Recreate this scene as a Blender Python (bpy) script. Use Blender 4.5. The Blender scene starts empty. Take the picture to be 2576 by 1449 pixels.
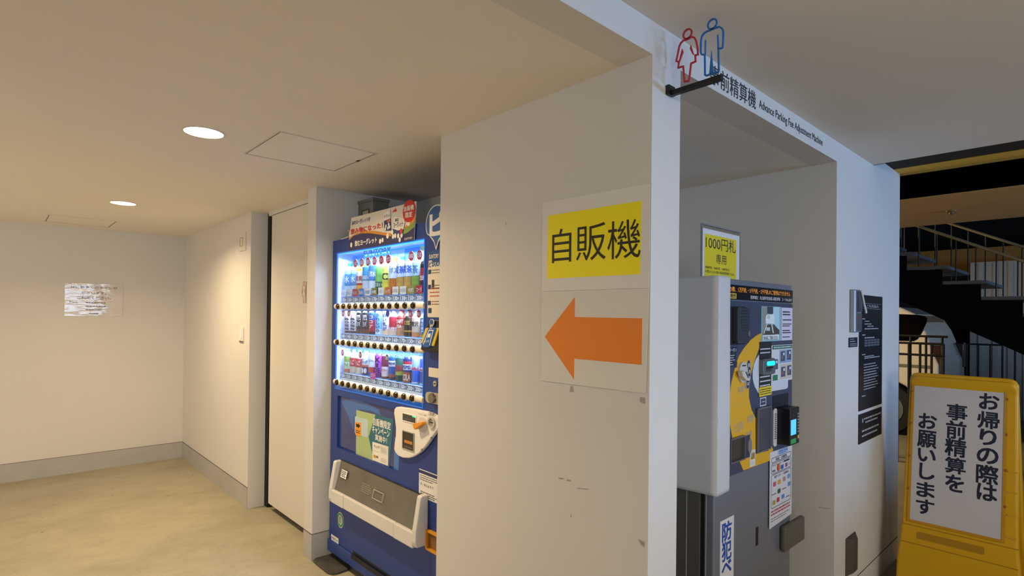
import bpy, bmesh, math, random
from mathutils import Vector, Matrix

# ------------------------------------------------------------------ camera, world, lights, exposure
S = bpy.context.scene
COL = S.collection
FPX, CPY, YAW, PITCH, ROLL, EYE = 1400.426, 786.323, 0.8247385, 0.00615688, 0.01099477, 1.42
def _cam_rows():
    ca, sa = math.cos(YAW), math.sin(YAW)
    m = Matrix(((sa, -ca, 0), (0, 0, -1), (ca, sa, 0)))
    cp, sp = math.cos(PITCH), math.sin(PITCH)
    p = Matrix(((1, 0, 0), (0, cp, sp), (0, -sp, cp)))
    cr, sr = math.cos(ROLL), math.sin(ROLL)
    q = Matrix(((cr, -sr, 0), (sr, cr, 0), (0, 0, 1)))
    return q @ p @ m
RR = _cam_rows()
EYE_P = Vector((0, 0, EYE))
def ray(x, y):
    return RR.transposed() @ Vector(((x - 1288) / FPX, (y - CPY) / FPX, 1))

cam_d = bpy.data.cameras.new('camera')
cam = bpy.data.objects.new('camera', cam_d); COL.objects.link(cam)
right, down, fwd = RR[0], RR[1], RR[2]
cam.matrix_world = Matrix(((right[0], -down[0], -fwd[0], 0), (right[1], -down[1], -fwd[1], 0), (right[2], -down[2], -fwd[2], EYE), (0, 0, 0, 1)))
cam_d.sensor_width = 36.0
cam_d.lens = FPX / 2576 * 36
cam_d.shift_y = (CPY - 724.5) / 2576
cam_d.clip_start = 0.02; cam_d.clip_end = 100
S.camera = cam

S.view_settings.view_transform = 'Standard'
S.view_settings.look = 'None'
S.view_settings.exposure = 0.05
S.view_settings.gamma = 1.0
S.view_settings.use_curve_mapping = False

W = bpy.data.worlds.new('night_sky'); S.world = W; W.use_nodes = True
W.node_tree.nodes['Background'].inputs[0].default_value = (0.02, 0.025, 0.04, 1)
W.node_tree.nodes['Background'].inputs[1].default_value = 0.25

def area(name, loc, aim, sx, sy, power, color, spread=180, shape='RECTANGLE'):
    d = bpy.data.lights.new(name, 'AREA'); d.shape = shape; d.size = sx; d.size_y = sy
    d.energy = power; d.color = color; d.spread = math.radians(spread)
    o = bpy.data.objects.new(name, d); COL.objects.link(o); o.location = loc
    o.rotation_euler = (Vector(aim) - Vector(loc)).to_track_quat('-Z', 'Y').to_euler()
    return o
WARM = (1.0, 0.75, 0.45)
area('shop_front_glow', (5.5, -6.5, 1.4), (3.6, 0.9, 1.3), 2.4, 0.6, 290, (0.26, 0.52, 1.0))
area('street_light', (-3.2, -6.0, 1.8), (1.4, 1.2, 1.3), 5.0, 1.3, 175, (0.76, 0.87, 1.0))
area('advert_board_glow', (1.5, -6.6, 1.65), (1.2, 1.2, 1.5), 1.1, 0.9, 20, (0.60, 0.76, 1.0))
area('car_park_lamp', (6.4, 3.4, 2.2), (6.6, 1.6, 0), 0.9, 0.25, 90, (1.0, 0.74, 0.40))
area('parking_aisle_lamp', (1.0, -1.9, 2.2), (1.0, -1.9, 0), 1.2, 0.2, 58, (1.0, 0.83, 0.62))
area('corridor_fill', (-2.4, 4.4, 0.9), (0.6, 4.6, 2.0), 3.2, 1.5, 44, (1.0, 0.83, 0.60))  # unseen fill light added to brighten the corridor ceiling and walls

# ------------------------------------------------------------------ materials
def lin(h):
    h = h.lstrip('#')
    out = []
    for i in (0, 2, 4):
        v = int(h[i:i + 2], 16) / 255
        out.append(v / 12.92 if v <= 0.04045 else ((v + 0.055) / 1.055) ** 2.4)
    return (*out, 1.0)
MATS = {}
def mat(col, rough=0.5, metal=0.0, emit=0.0, noise=0.0, scale=8.0, bump=0.0, coat=0.0, spec=0.5, alpha=1.0):
    key = (col, rough, metal, emit, noise, scale, bump, coat, spec, alpha)
    if key in MATS: return MATS[key]
    m = bpy.data.materials.new('surface_' + col.strip('#')); m.use_nodes = True
    nt = m.node_tree; b = nt.nodes['Principled BSDF']
    c = lin(col)
    b.inputs['Base Color'].default_value = c
    b.inputs['Roughness'].default_value = rough
    b.inputs['Metallic'].default_value = metal
    b.inputs['Specular IOR Level'].default_value = spec
    b.inputs['Coat Weight'].default_value = coat
    b.inputs['Alpha'].default_value = alpha
    if emit:
        b.inputs['Emission Color'].default_value = c
        b.inputs['Emission Strength'].default_value = emit
    if noise or bump:
        tc = nt.nodes.new('ShaderNodeTexCoord')
        n = nt.nodes.new('ShaderNodeTexNoise'); n.inputs['Scale'].default_value = scale; n.inputs['Detail'].default_value = 6
        nt.links.new(tc.outputs['Object'], n.inputs['Vector'])
        if noise:
            r = nt.nodes.new('ShaderNodeMixRGB'); r.blend_type = 'MULTIPLY'; r.inputs[0].default_value = 1
            r.inputs[1].default_value = c
            rm = nt.nodes.new('ShaderNodeMapRange'); rm.inputs[1].default_value = .25; rm.inputs[2].default_value = .75
            rm.inputs[3].default_value = 1 - noise; rm.inputs[4].default_value = 1.0
            nt.links.new(n.outputs['Fac'], rm.inputs[0]); nt.links.new(rm.outputs[0], r.inputs[2])
            nt.links.new(r.outputs[0], b.inputs['Base Color'])
        if bump:
            n2 = nt.nodes.new('ShaderNodeTexNoise'); n2.inputs['Scale'].default_value = scale * 25
            nt.links.new(tc.outputs['Object'], n2.inputs['Vector'])
            bp = nt.nodes.new('ShaderNodeBump'); bp.inputs['Strength'].default_value = bump; bp.inputs['Distance'].default_value = .002
            nt.links.new(n2.outputs['Fac'], bp.inputs['Height']); nt.links.new(bp.outputs[0], b.inputs['Normal'])
    MATS[key] = m
    return m
def glass_mat(name, tint='#ffffff', gloss=.06, rough=.03):
    m = bpy.data.materials.new(name); m.use_nodes = True
    nt = m.node_tree; nt.nodes.clear()
    o = nt.nodes.new('ShaderNodeOutputMaterial'); t = nt.nodes.new('ShaderNodeBsdfTransparent'); g = nt.nodes.new('ShaderNodeBsdfGlossy')
    x = nt.nodes.new('ShaderNodeMixShader'); f = nt.nodes.new('ShaderNodeLayerWeight'); f.inputs[0].default_value = .12
    ma = nt.nodes.new('ShaderNodeMath'); ma.operation = 'MULTIPLY_ADD'; ma.inputs[1].default_value = .22; ma.inputs[2].default_value = gloss
    nt.links.new(f.outputs['Fresnel'], ma.inputs[0])
    t.inputs[0].default_value = lin(tint); g.inputs['Roughness'].default_value = rough
    nt.links.new(ma.outputs[0], x.inputs[0]); nt.links.new(t.outputs[0], x.inputs[1]); nt.links.new(g.outputs[0], x.inputs[2])
    nt.links.new(x.outputs[0], o.inputs[0])
    return m
WALL = mat('#d9d5cf', .75, noise=.05, scale=1.6, bump=.25, spec=.25)
CEIL = mat('#e9e2d6', .8, noise=.03, scale=1.2, bump=.15, spec=.2)
SKIRT = mat('#b5b3ad', .6, noise=.14, scale=5, bump=.1, spec=.3)
BLACK = mat('#0a0a0c', .5)
INK = mat('#17161a', .6)
NAVY_INK = mat('#151a3c', .6)
WHITE = mat('#e8e6e2', .5)
PAPER = mat('#e2ded8', .7, noise=.03, scale=6)
NAVY = mat('#233f88', .38, noise=.05, scale=3, spec=.4)
STEEL = mat('#7f828a', .4, metal=.35, noise=.06, scale=6)
def floor_mat():
    m = bpy.data.materials.new('worn_concrete_floor'); m.use_nodes = True
    nt = m.node_tree; b = nt.nodes['Principled BSDF']; L = nt.links.new
    tc = nt.nodes.new('ShaderNodeTexCoord')
    mp = nt.nodes.new('ShaderNodeMapping'); mp.inputs['Scale'].default_value = (1.0, 1.5, 1); mp.inputs['Rotation'].default_value = (0, 0, .8)
    L(tc.outputs['Object'], mp.inputs[0])
    def noise(scale, detail, rough=.6):
        n = nt.nodes.new('ShaderNodeTexNoise'); n.inputs['Scale'].default_value = scale; n.inputs['Detail'].default_value = detail
        n.inputs['Roughness'].default_value = rough; L(mp.outputs[0], n.inputs['Vector']); return n
    def ramp(src, p0, c0, p1, c1):
        r = nt.nodes.new('ShaderNodeValToRGB'); r.color_ramp.elements[0].position = p0; r.color_ramp.elements[0].color = c0
        r.color_ramp.elements[1].position = p1; r.color_ramp.elements[1].color = c1; L(src, r.inputs[0]); return r
    a = ramp(noise(1.6, 9, .68).outputs['Fac'], .30, lin('#9c9480'), .66, lin('#b1a991'))
    c = ramp(noise(9, 8).outputs['Fac'], .3, (.93, .92, .9, 1), .55, (1, 1, 1, 1))
    d = ramp(noise(12, 2).outputs['Fac'], .262, (.42, .39, .33, 1), .285, (1, 1, 1, 1))
    e = ramp(noise(40, 4).outputs['Fac'], .3, (.93, .92, .9, 1), .5, (1, 1, 1, 1))
    prev = a.outputs[0]
    for k in (c, d, e):
        x = nt.nodes.new('ShaderNodeMixRGB'); x.blend_type = 'MULTIPLY'; x.inputs[0].default_value = 1
        L(prev, x.inputs[1]); L(k.outputs[0], x.inputs[2]); prev = x.outputs[0]
    L(prev, b.inputs['Base Color']); b.inputs['Roughness'].default_value = .62; b.inputs['Specular IOR Level'].default_value = .3
    bp = nt.nodes.new('ShaderNodeBump'); bp.inputs['Strength'].default_value = .25; bp.inputs['Distance'].default_value = .003
    L(c.outputs[0], bp.inputs['Height']); L(bp.outputs[0], b.inputs['Normal'])
    return m
FLOOR = floor_mat()

# ------------------------------------------------------------------ planes and mesh builder
class Face:
    """A real vertical (or leaning) plane: u to the right as seen, v up, n towards the viewer."""
    def __init__(s, o, u, v):
        s.o, s.u, s.v = Vector(o), Vector(u).normalized(), Vector(v).normalized()
        s.n = s.u.cross(s.v)
    def uv(s, x, y):
        d = ray(x, y); t = (s.o - EYE_P).dot(s.n) / d.dot(s.n); p = EYE_P + d * t - s.o
        return p.dot(s.u), p.dot(s.v)
    def p(s, u, v, d=0.0):
        return s.o + s.u * u + s.v * v + s.n * d
    def box(s, x0, y0, x1, y1):
        a, b = s.uv(x0, y0), s.uv(x1, y1); return a[0], b[1], b[0], a[1]
def FX(x): return Face((x, 0, 0), (0, -1, 0), (0, 0, 1))
def FY(y): return Face((0, y, 0), (1, 0, 0), (0, 0, 1))
def FZ(z): return Face((0, 0, z), (1, 0, 0), (0, 1, 0))

_text = {}
def text_mesh(s, bold=0.0, shear=0.0):
    k = (s, bold, shear)
    if k not in _text:
        c = bpy.data.curves.new('glyphs', 'FONT'); c.body = s; c.resolution_u = 3; c.offset = bold; c.shear = shear
        o = bpy.data.objects.new('glyphs', c)
        m = o.to_mesh()
        vs = [(v.co.x, v.co.y) for v in m.vertices]; fs = [tuple(p.vertices) for p in m.polygons]
        o.to_mesh_clear()
        bpy.data.objects.remove(o); bpy.data.curves.remove(c)
        _text[k] = (vs, fs)
    return _text[k]

class MB:
    def __init__(s): s.v, s.f, s.m, s.sm, s.mats = [], [], [], [], []
    def mi(s, m):
        if m not in s.mats: s.mats.append(m)
        return s.mats.index(m)
    def add(s, vs, fs, m, smooth=False):
        o = len(s.v); s.v += [Vector(x) for x in vs]; k = s.mi(m)
        for f in fs: s.f.append(tuple(i + o for i in f)); s.m.append(k); s.sm.append(smooth)
        return s
    def box(s, x0, y0, z0, x1, y1, z1, m):
        vs = [(x, y, z) for z in (z0, z1) for y in (y0, y1) for x in (x0, x1)]
        return s.add(vs, [(0, 2, 3, 1), (4, 5, 7, 6), (0, 1, 5, 4), (2, 6, 7, 3), (0, 4, 6, 2), (1, 3, 7, 5)], m)
    def prism(s, F, pts, d0, d1, m, side=None, smooth=False):
        n = len(pts)
        if sum(pts[i][0] * pts[(i + 1) % n][1] - pts[(i + 1) % n][0] * pts[i][1] for i in range(n)) < 0: pts = pts[::-1]
        vs = [F.p(u, v, d0) for u, v in pts] + [F.p(u, v, d1) for u, v in pts]
        s.add(vs, [tuple(range(n - 1, -1, -1)), tuple(range(n, 2 * n))], m)
        return s.add(vs, [(i, (i + 1) % n, n + (i + 1) % n, n + i) for i in range(n)], side or m, smooth)
    def rect(s, F, b, d0, d1, m, r=0.0, seg=5, side=None):
        u0, v0, u1, v1 = b
        return s.prism(F, rrect(u0, v0, u1, v1, r, seg), d0, d1, m, side)
    def ring(s, F, outer, inner, d0, d1, m):
        n = len(outer); vs = []
        for d in (d0, d1):
            vs += [F.p(u, v, d) for u, v in outer] + [F.p(u, v, d) for u, v in inner]
        fs = []
        for i in range(n):
            j = (i + 1) % n
            fs += [(2 * n + i, 2 * n + j, 3 * n + j, 3 * n + i), (j, i, n + i, n + j), (i, j, 2 * n + j, 2 * n + i), (n + j, n + i, 3 * n + i, 3 * n + j)]
        return s.add(vs, fs, m)
    def frame(s, F, b, w, d0, d1, m, r=0.0, seg=5):
        u0, v0, u1, v1 = b
        return s.ring(F, rrect(u0, v0, u1, v1, r, seg), rrect(u0 + w, v0 + w, u1 - w, v1 - w, max(r - w, 2e-4) if r else 0, seg), d0, d1, m)
    def disc(s, F, c, ru, rv, d0, d1, m, seg=24):
        return s.prism(F, [(c[0] + ru * math.cos(2 * math.pi * i / seg), c[1] + rv * math.sin(2 * math.pi * i / seg)) for i in range(seg)], d0, d1, m)
    def stroke(s, F, pts, w, d0, d1, m, closed=False):
        n = len(pts); L, R = [], []
        for i in range(n):
            a = Vector(pts[i - 1] if (i or closed) else pts[i]); b = Vector(pts[i]); c = Vector(pts[(i + 1) % n] if (i < n - 1 or closed) else pts[i])
            t1 = (b - a).normalized() if (b - a).length > 1e-9 else (c - b).normalized()
            t2 = (c - b).normalized() if (c - b).length > 1e-9 else t1
            t = (t1 + t2); t = t.normalized() if t.length > 1e-6 else t1
            k = w / 2 / max(.45, t.dot(t1)); nn = Vector((-t.y, t.x)) * k
            L.append(b + nn); R.append(b - nn)
        vs = [F.p(p.x, p.y, d) for d in (d0, d1) for side in (L, R) for p in side]
        fs = []
        for i in range(n if closed else n - 1):
            j = (i + 1) % n
            fs += [(2 * n + i, 3 * n + i, 3 * n + j, 2 * n + j), (i, j, n + j, n + i), (i, 2 * n + i, 2 * n + j, j), (n + i, n + j, 3 * n + j, 3 * n + i)]
        if not closed: fs += [(0, n, 3 * n, 2 * n), (n - 1, 3 * n - 1, 4 * n - 1, 2 * n - 1)]
        return s.add(vs, fs, m)
    def tube(s, pts, r, m, seg=8, caps=True):
        pts = [Vector(p) for p in pts]; rings = []; n = len(pts)
        for i, p in enumerate(pts):
            t = (pts[min(i + 1, n - 1)] - pts[max(i - 1, 0)]).normalized()
            a = t.orthogonal().normalized() if i == 0 else (a - t * a.dot(t)).normalized()
            b = t.cross(a)
            rings.append([p + (a * math.cos(2 * math.pi * k / seg) + b * math.sin(2 * math.pi * k / seg)) * r for k in range(seg)])
        vs = [v for q in rings for v in q]
        fs = [(i * seg + k, i * seg + (k + 1) % seg, (i + 1) * seg + (k + 1) % seg, (i + 1) * seg + k) for i in range(n - 1) for k in range(seg)]
        s.add(vs, fs, m, True)
        if caps: s.add(rings[0], [tuple(range(seg))[::-1]], m); s.add(rings[-1], [tuple(range(seg))], m)
        return s
    def lathe(s, c, prof, m, axis=(0, 0, 1), seg=20, bands=None, flat=1.0):
        """prof: (radius, height along axis); bands: material per profile step."""
        ax = Vector(axis).normalized(); c = Vector(c)
        a = ax.orthogonal().normalized() if abs(ax.z) < .9 else Vector((1, 0, 0)); b = ax.cross(a)
        n = len(prof)
        vs = [c + ax * h + (a * math.cos(2 * math.pi * k / seg) * flat + b * math.sin(2 * math.pi * k / seg)) * r for r, h in prof for k in range(seg)]
        for i in range(n - 1):
            s.add(vs[i * seg:(i + 2) * seg], [(k, (k + 1) % seg, seg + (k + 1) % seg, seg + k) for k in range(seg)], bands[i] if bands else m, True)
        s.add(vs[:seg], [tuple(range(seg))[::-1]], bands[0] if bands else m)
        s.add(vs[-seg:], [tuple(range(seg))], bands[-1] if bands else m)
        return s
    def text(s, F, txt, b, d, m, bold=0.0, shear=0.0, vertical=False, thick=.0):
        u0, v0, u1, v1 = b
        if vertical:
            h = (v1 - v0) / len(txt)
            for i, ch in enumerate(txt):
                s.glyphs(F, ch, (u0, v1 - (i + 1) * h + h * .05, u1, v1 - i * h - h * .05), d, m, bold, shear, .92)
            return s
        return s.glyphs(F, txt, b, d, m, bold, shear)
    def glyphs(s, F, txt, b, d, m, bold, shear, cell=None):
        vs, fs = text_mesh(txt, 0.0, shear)
        if not vs: return s
        u0, v0, u1, v1 = b
        if cell:   # keep the glyph's own place in its em square
            x0, x1, y0, y1 = 0.0, 1.0, -.12, .88
            if txt.isascii(): x0, x1 = min(p[0] for p in vs), max(p[0] for p in vs)
        else:
            x0, x1 = min(p[0] for p in vs), max(p[0] for p in vs); y0, y1 = min(p[1] for p in vs), max(p[1] for p in vs)
        for dx, dy in (((-1, -1), (1, 1), (-1, 1), (1, -1)) if bold >= .01 else ((0, 0),)):
            s.add([F.p(u0 + (x + dx * bold * .8 - x0) / (x1 - x0) * (u1 - u0), v0 + (y + dy * bold * .8 - y0) / (y1 - y0) * (v1 - v0), d + dx * 2e-5 + dy * 1e-5) for x, y in vs], fs, m)
        return s
    def lines(s, F, b, n, d, m, fill=.5, seed=1, ragged=.35):
        """rows of print too small to read in the photograph"""
        rnd = random.Random(seed); u0, v0, u1, v1 = b; h = (v1 - v0) / n
        for i in range(n):
            y = v1 - (i + .5) * h; x = u0; end = u1 - rnd.random() * ragged * (u1 - u0)
            while x < end:
                w = (u1 - u0) * rnd.uniform(.05, .16); e = min(x + w, end)
                s.add([F.p(x, y - h * fill / 2, d), F.p(e, y - h * fill / 2, d), F.p(e, y + h * fill / 2, d), F.p(x, y + h * fill / 2, d)], [(0, 1, 2, 3)], m)
                x = e + (u1 - u0) * .02
        return s
    def build(s, name, parent=None, bevel=0.0, bseg=2, label=None):
        me = bpy.data.meshes.new(name); off = origin_of(parent) if parent else Vector((0, 0, 0))
        if bevel:   # join the faces into one skin so that edges can be rounded
            ids, nv, remap = {}, [], []
            for v in s.v:
                k = (round(v.x, 5), round(v.y, 5), round(v.z, 5))
                if k not in ids: ids[k] = len(nv); nv.append(v)
                remap.append(ids[k])
            fs, ms, ss, seen = [], [], [], set()
            for f, m, sm in zip(s.f, s.m, s.sm):
                g = [remap[i] for i in f]; g = tuple(i for j, i in enumerate(g) if i != g[j - 1])
                if len(g) < 3 or len(set(g)) != len(g) or frozenset(g) in seen: continue
                seen.add(frozenset(g)); fs.append(g); ms.append(m); ss.append(sm)
            s.v, s.f, s.m, s.sm = nv, fs, ms, ss
        me.from_pydata([tuple(v - off) for v in s.v], [], s.f)
        for m in s.mats: me.materials.append(m)
        me.polygons.foreach_set('material_index', s.m); me.polygons.foreach_set('use_smooth', s.sm)
        me.update()
        if bevel:
            bm = bmesh.new(); bm.from_mesh(me)
            bmesh.ops.recalc_face_normals(bm, faces=bm.faces[:])
            es = [e for e in bm.edges if len(e.link_faces) == 2 and e.calc_face_angle(0) > math.radians(40)]
            bmesh.ops.bevel(bm, geom=es, offset=bevel, offset_type='OFFSET', segments=bseg, profile=.5, affect='EDGES', clamp_overlap=True)
            bm.to_mesh(me); bm.free(); me.update()
        o = bpy.data.objects.new(name, me); COL.objects.link(o)
        if parent: o.parent = parent
        if label: o['label'] = label
        return o
def origin_of(o):
    p = Vector((0, 0, 0))
    while o is not None: p += o.location; o = o.parent
    return p
def rrect(u0, v0, u1, v1, r, seg=5):
    if not r: return [(u0, v0), (u1, v0), (u1, v1), (u0, v1)]
    r = min(r, (u1 - u0) / 2, (v1 - v0) / 2); out = []
    for cx, cy, a in ((u1 - r, v0 + r, -90), (u1 - r, v1 - r, 0), (u0 + r, v1 - r, 90), (u0 + r, v0 + r, 180)):
        for i in range(seg + 1):
            t = math.radians(a + 90 * i / seg); out.append((cx + r * math.cos(t), cy + r * math.sin(t)))
    return out
def tag(o, label, cat, group=None, kind=None):
    o['label'] = label; o['category'] = cat
    if group: o['group'] = group
    if kind: o['kind'] = kind
    return o
def thing(name, loc, label, cat, group=None):
    o = bpy.data.objects.new(name, None); COL.objects.link(o); o.location = loc; o.empty_display_size = .1
    return tag(o, label, cat, group)
def struct(name, mb, parent=None, label=None, **k):
    o = mb.build(name, parent, **k)
    if not parent: o['kind'] = 'structure'
    if label: o['label'] = label
    return o
def Z(ox, oy, s): return lambda *pts: [(ox + x / s, oy + y / s) for x, y in pts]
def UV(F, pts): return [F.uv(*p) for p in pts]

# ------------------------------------------------------------------ the setting
Y0, CZ, OZ = 0.877, 2.155, 2.248          # front plane, inner ceiling, outer ceiling
XW = 1.334
struct('floor', MB().box(-2.6, -7.5, -.12, 4.0, 6.35, 0, FLOOR))
struct('ground', MB().box(4.0, -8, -.14, 16, 9, -.02, mat('#7d7568', .9, noise=.3, scale=3)))
struct('ceiling_inner', MB().box(-2.6, .99, CZ, 3.0, 6.35, CZ + .12, CEIL))
struct('ceiling_outer', MB().box(-4, -7.5, OZ, 3.425, Y0, OZ + .1, CEIL))
struct('wall_fascia', MB().box(-2.6, Y0, CZ, 3.974, .99, 2.5, WALL))
struct('wall_partition', MB().box(XW, Y0, 0, 1.482, 1.885, CZ, WALL))
struct('wall_niche', MB().box(1.482, 1.755, 0, 2.856, 1.885, CZ, WALL))
struct('wall_right', MB().box(2.856, Y0, 0, 3.974, 1.885, CZ, WALL))
struct('wall_vending', MB().box(1.99, 1.885, 0, 2.1, 3.125, CZ, WALL))
struct('wall_jamb', MB().box(1.342, 3.125, 0, 2.1, 3.238, CZ, WALL))
struct('wall_corridor', MB().box(1.347, 4.262, 0, 1.465, 6.2, CZ, WALL))
struct('wall_back', MB().box(-2.6, 6.2, 0, 2.1, 6.34, CZ, WALL))
struct('wall_left', MB().box(-2.6, Y0, 0, -2.45, 6.2, CZ, WALL))
struct('wall_dark_backing', MB().box(1.66, 3.238, 0, 1.72, 6.2, CZ, mat('#1a1512', .9)))  # near-black colour stands for the unlit space behind the door
struct('light_block_wall', MB().box(-5.0, -3.3, 0, 8.0, -3.15, 1.08, WALL))  # unseen low wall added to keep cool light off the lower pillars
# scuffs on the painted walls
SCUFF = mat('#a3988b', .8)
FSc = FX(XW)
for pts_, w_ in ((((1405, 1203), (1418, 1204.5)), .004), (((1426, 1208), (1436, 1209)), .004), (((1452, 1228), (1480, 1231)), .0025), (((1436, 1294), (1437, 1302)), .003), (((1272, 560), (1273, 566)), .003)):
    MB().stroke(FSc, [FSc.uv(*p) for p in pts_], w_, .0002, .0006, SCUFF).build('scuff_mark', bpy.data.objects['wall_partition'])
FSc = FX(2.856)
for pts_, w_ in ((((2060, 1276), (2088, 1280)), .003), (((2163, 0), (2164, 1)), .0)):
    if w_: MB().stroke(FSc, [FSc.uv(*p) for p in pts_], w_, .0002, .0006, SCUFF).build('scuff_mark', bpy.data.objects['wall_right'])
# baseboards: grey painted bands
struct('baseboard_back', MB().box(-2.45, 6.196, 0, 1.347, 6.2, .152, SKIRT))
struct('baseboard_corridor', MB().box(1.343, 4.262, 0, 1.347, 6.196, .152, SKIRT))
struct('baseboard_jamb', MB().prism(FZ(0), [(1.339, 3.238), (1.339, 3.122), (1.99, 3.122), (1.99, 3.125), (1.342, 3.125), (1.342, 3.238)], 0, .151, SKIRT))
GROOVE = mat('#5c534a', .9)
struct('trim_1', MB().box(-2.45, 6.1955, .152, 1.3465, 6.2, .1545, GROOVE).box(1.3425, 4.262, .152, 1.347, 6.1955, .1545, GROOVE)
       .box(1.3385, 3.1215, .151, 1.342, 3.238, .1535, GROOVE).box(1.3385, 3.1215, .151, 1.5, 3.125, .1535, GROOVE), label='thin dark groove above the grey baseboards')
struct('trim_2', MB().box(2.97, Y0 - .0015, .124, 3.974, Y0, .128, GROOVE), label='thin dark groove low on the front of the pillar')
struct('trim_3', MB().box(1.465, 4.2, 0, 1.66, 4.262, CZ, mat('#0c0808', .8)), label='black strip filling the dark gap beside the sliding door')  # black colour paints in the shade of the gap beside the door
struct('trim_4', MB().box(1.45, 3.238, 2.131, 1.5, 4.2, CZ, WALL), label='header above the sliding door')
# sliding door with its red pictogram and slim pull
DOOR = mat('#d8d2c6', .55, noise=.03, scale=2, spec=.3)
door = struct('door_1', MB().box(1.45, 3.2385, .05, 1.49, 4.14, 2.127, DOOR), bevel=.004)
FD = FX(1.45)
struct('door_pull', MB().rect(FD, (-3.514, FD.uv(770, 763)[1], -3.510, FD.uv(772, 708)[1]), 0, .002, mat('#4b4744', .5, metal=.4)), door, label='slim dark grey pull strip')

# exterior openings seen past the pillar, all at ceiling height
DARKB = mat('#2b2312', .8, noise=.2, scale=4)
struct('trim_5', MB().box(3.425, -7.5, 2.30, 3.83, Y0, 2.36, DARKB).box(3.425, -7.5, OZ, 3.435, Y0, 2.30, DARKB), label='dark recessed shutter slot in the ceiling')
struct('trim_6', MB().box(3.83, -7.5, 2.297, 3.965, 1.2, 2.36, mat('#e6bc4e', .6)).box(3.995, -7.5, 2.295, 4.02, 3, 2.36, mat('#d2b45e', .6)), label='ochre shutter rails')
struct('trim_7', MB().box(3.965, -7.5, 2.31, 3.995, 3, 2.36, mat('#020202', 1.0, spec=0.0)).box(4.02, -7.5, 2.258, 4.6, 4.5, 2.36, mat('#020202', 1.0, spec=0.0)), label='black plates standing in for the dark gap between the two ceilings')  # plates coloured black to stand for the unlit void between ceilings
struct('ceiling_far', MB().box(4.6, -7.5, 2.252, 5.97, 4.5, 2.42, mat('#c4a066', .85, noise=.06, scale=3)))

# ------------------------------------------------------------------ ceiling fittings
def downlight(x, y, label):
    t = thing('ceiling_downlight', (x, y, CZ), label, 'ceiling light', 'round recessed ceiling lights')
    F = Face((x, y, CZ), (1, 0, 0), (0, -1, 0))     # faces down
    c = 28
    circ = lambda r: [(r * math.cos(2 * math.pi * i / c), r * math.sin(2 * math.pi * i / c)) for i in range(c)]
    MB().ring(F, circ(.079), circ(.072), 0, .003, mat('#d8d0c4', .5)).build('trim_ring', t)
    MB().prism(F, circ(.0725), -.004, .0015, mat('#ffe6c0', .5, emit=14)).build('diffuser', t)
    area('downlight_glow', (x, y, CZ - .012), (x, y, 0), .13, .13, 19, WARM, 150, 'DISK')
    return t
downlight(.609, 2.522, 'bright round warm downlight nearer to the ceiling hatch with the dark latch')
downlight(.616, 4.554, 'bright round warm downlight in the ceiling closer to the end wall with the notice')

def hatch(x0, y0, x1, y1, label, latch):
    cx, cy = (x0 + x1) / 2, (y0 + y1) / 2
    t = thing('ceiling_hatch', (cx, cy, CZ), label, 'access hatch', 'square ceiling access hatches')
    F = Face((cx, cy, CZ), (1, 0, 0), (0, -1, 0)); w, h = (x1 - x0) / 2, (y1 - y0) / 2
    MB().frame(F, (-w, -h, w, h), .006, 0, .003, mat('#cfc8bd', .6)).build('frame', t)
    MB().frame(F, (-w + .006, -h + .006, w - .006, h - .006), .0055, 0, .0012, mat('#3a322c', .9)).build('shadow_gap', t)
    MB().rect(F, (-w + .0105, -h + .0105, w - .0105, h - .0105), 0, .0022, CEIL).build('lid', t)
    if latch: MB().rect(F, (w - .016, -.012 + .05, w - .004, .012 + .05), .002, .004, BLACK).build('latch', t)
hatch(.822, 2.282, 1.265, 2.72, 'square ceiling hatch with a dark latch on its edge', True)
hatch(.273, 5.51, .707, 5.95, 'square ceiling hatch close to the far end wall', False)

# ------------------------------------------------------------------ corridor wall pieces
FC = FX(1.347)
t = thing('call_unit', (1.347, 4.43, 1.88), 'tall white wall unit with a slot, high beside the corridor corner', 'wall unit')
b = FC.box(605, 588, 619.5, 629)
MB().rect(FC, b, 0, .007, mat('#d8d2c4', .5), .004).build('plate', t, bevel=.002)
MB().frame(FC, (b[0] + .012, b[1] + .035, b[2] - .06, b[3] - .035), .004, .007, .0085, mat('#9a9082', .6)).build('slot', t)
t = thing('light_switch', (1.347, 4.43, 1.2), 'white light switch plate at hand height on the corridor wall', 'switch')
b = FC.box(604.5, 822, 613.5, 862)
MB().rect(FC, b, 0, .006, mat('#e2dccd', .5), .004).build('plate', t, bevel=.002)
MB().rect(FC, (b[0] + .025, b[1] + .03, b[2] - .025, b[3] - .02), .006, .009, WHITE).build('rocker', t)
MB().rect(FC, (b[0], b[1], b[2], b[1] + .012), .006, .0075, mat('#6a6258', .6)).build('lower_edge', t)

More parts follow.
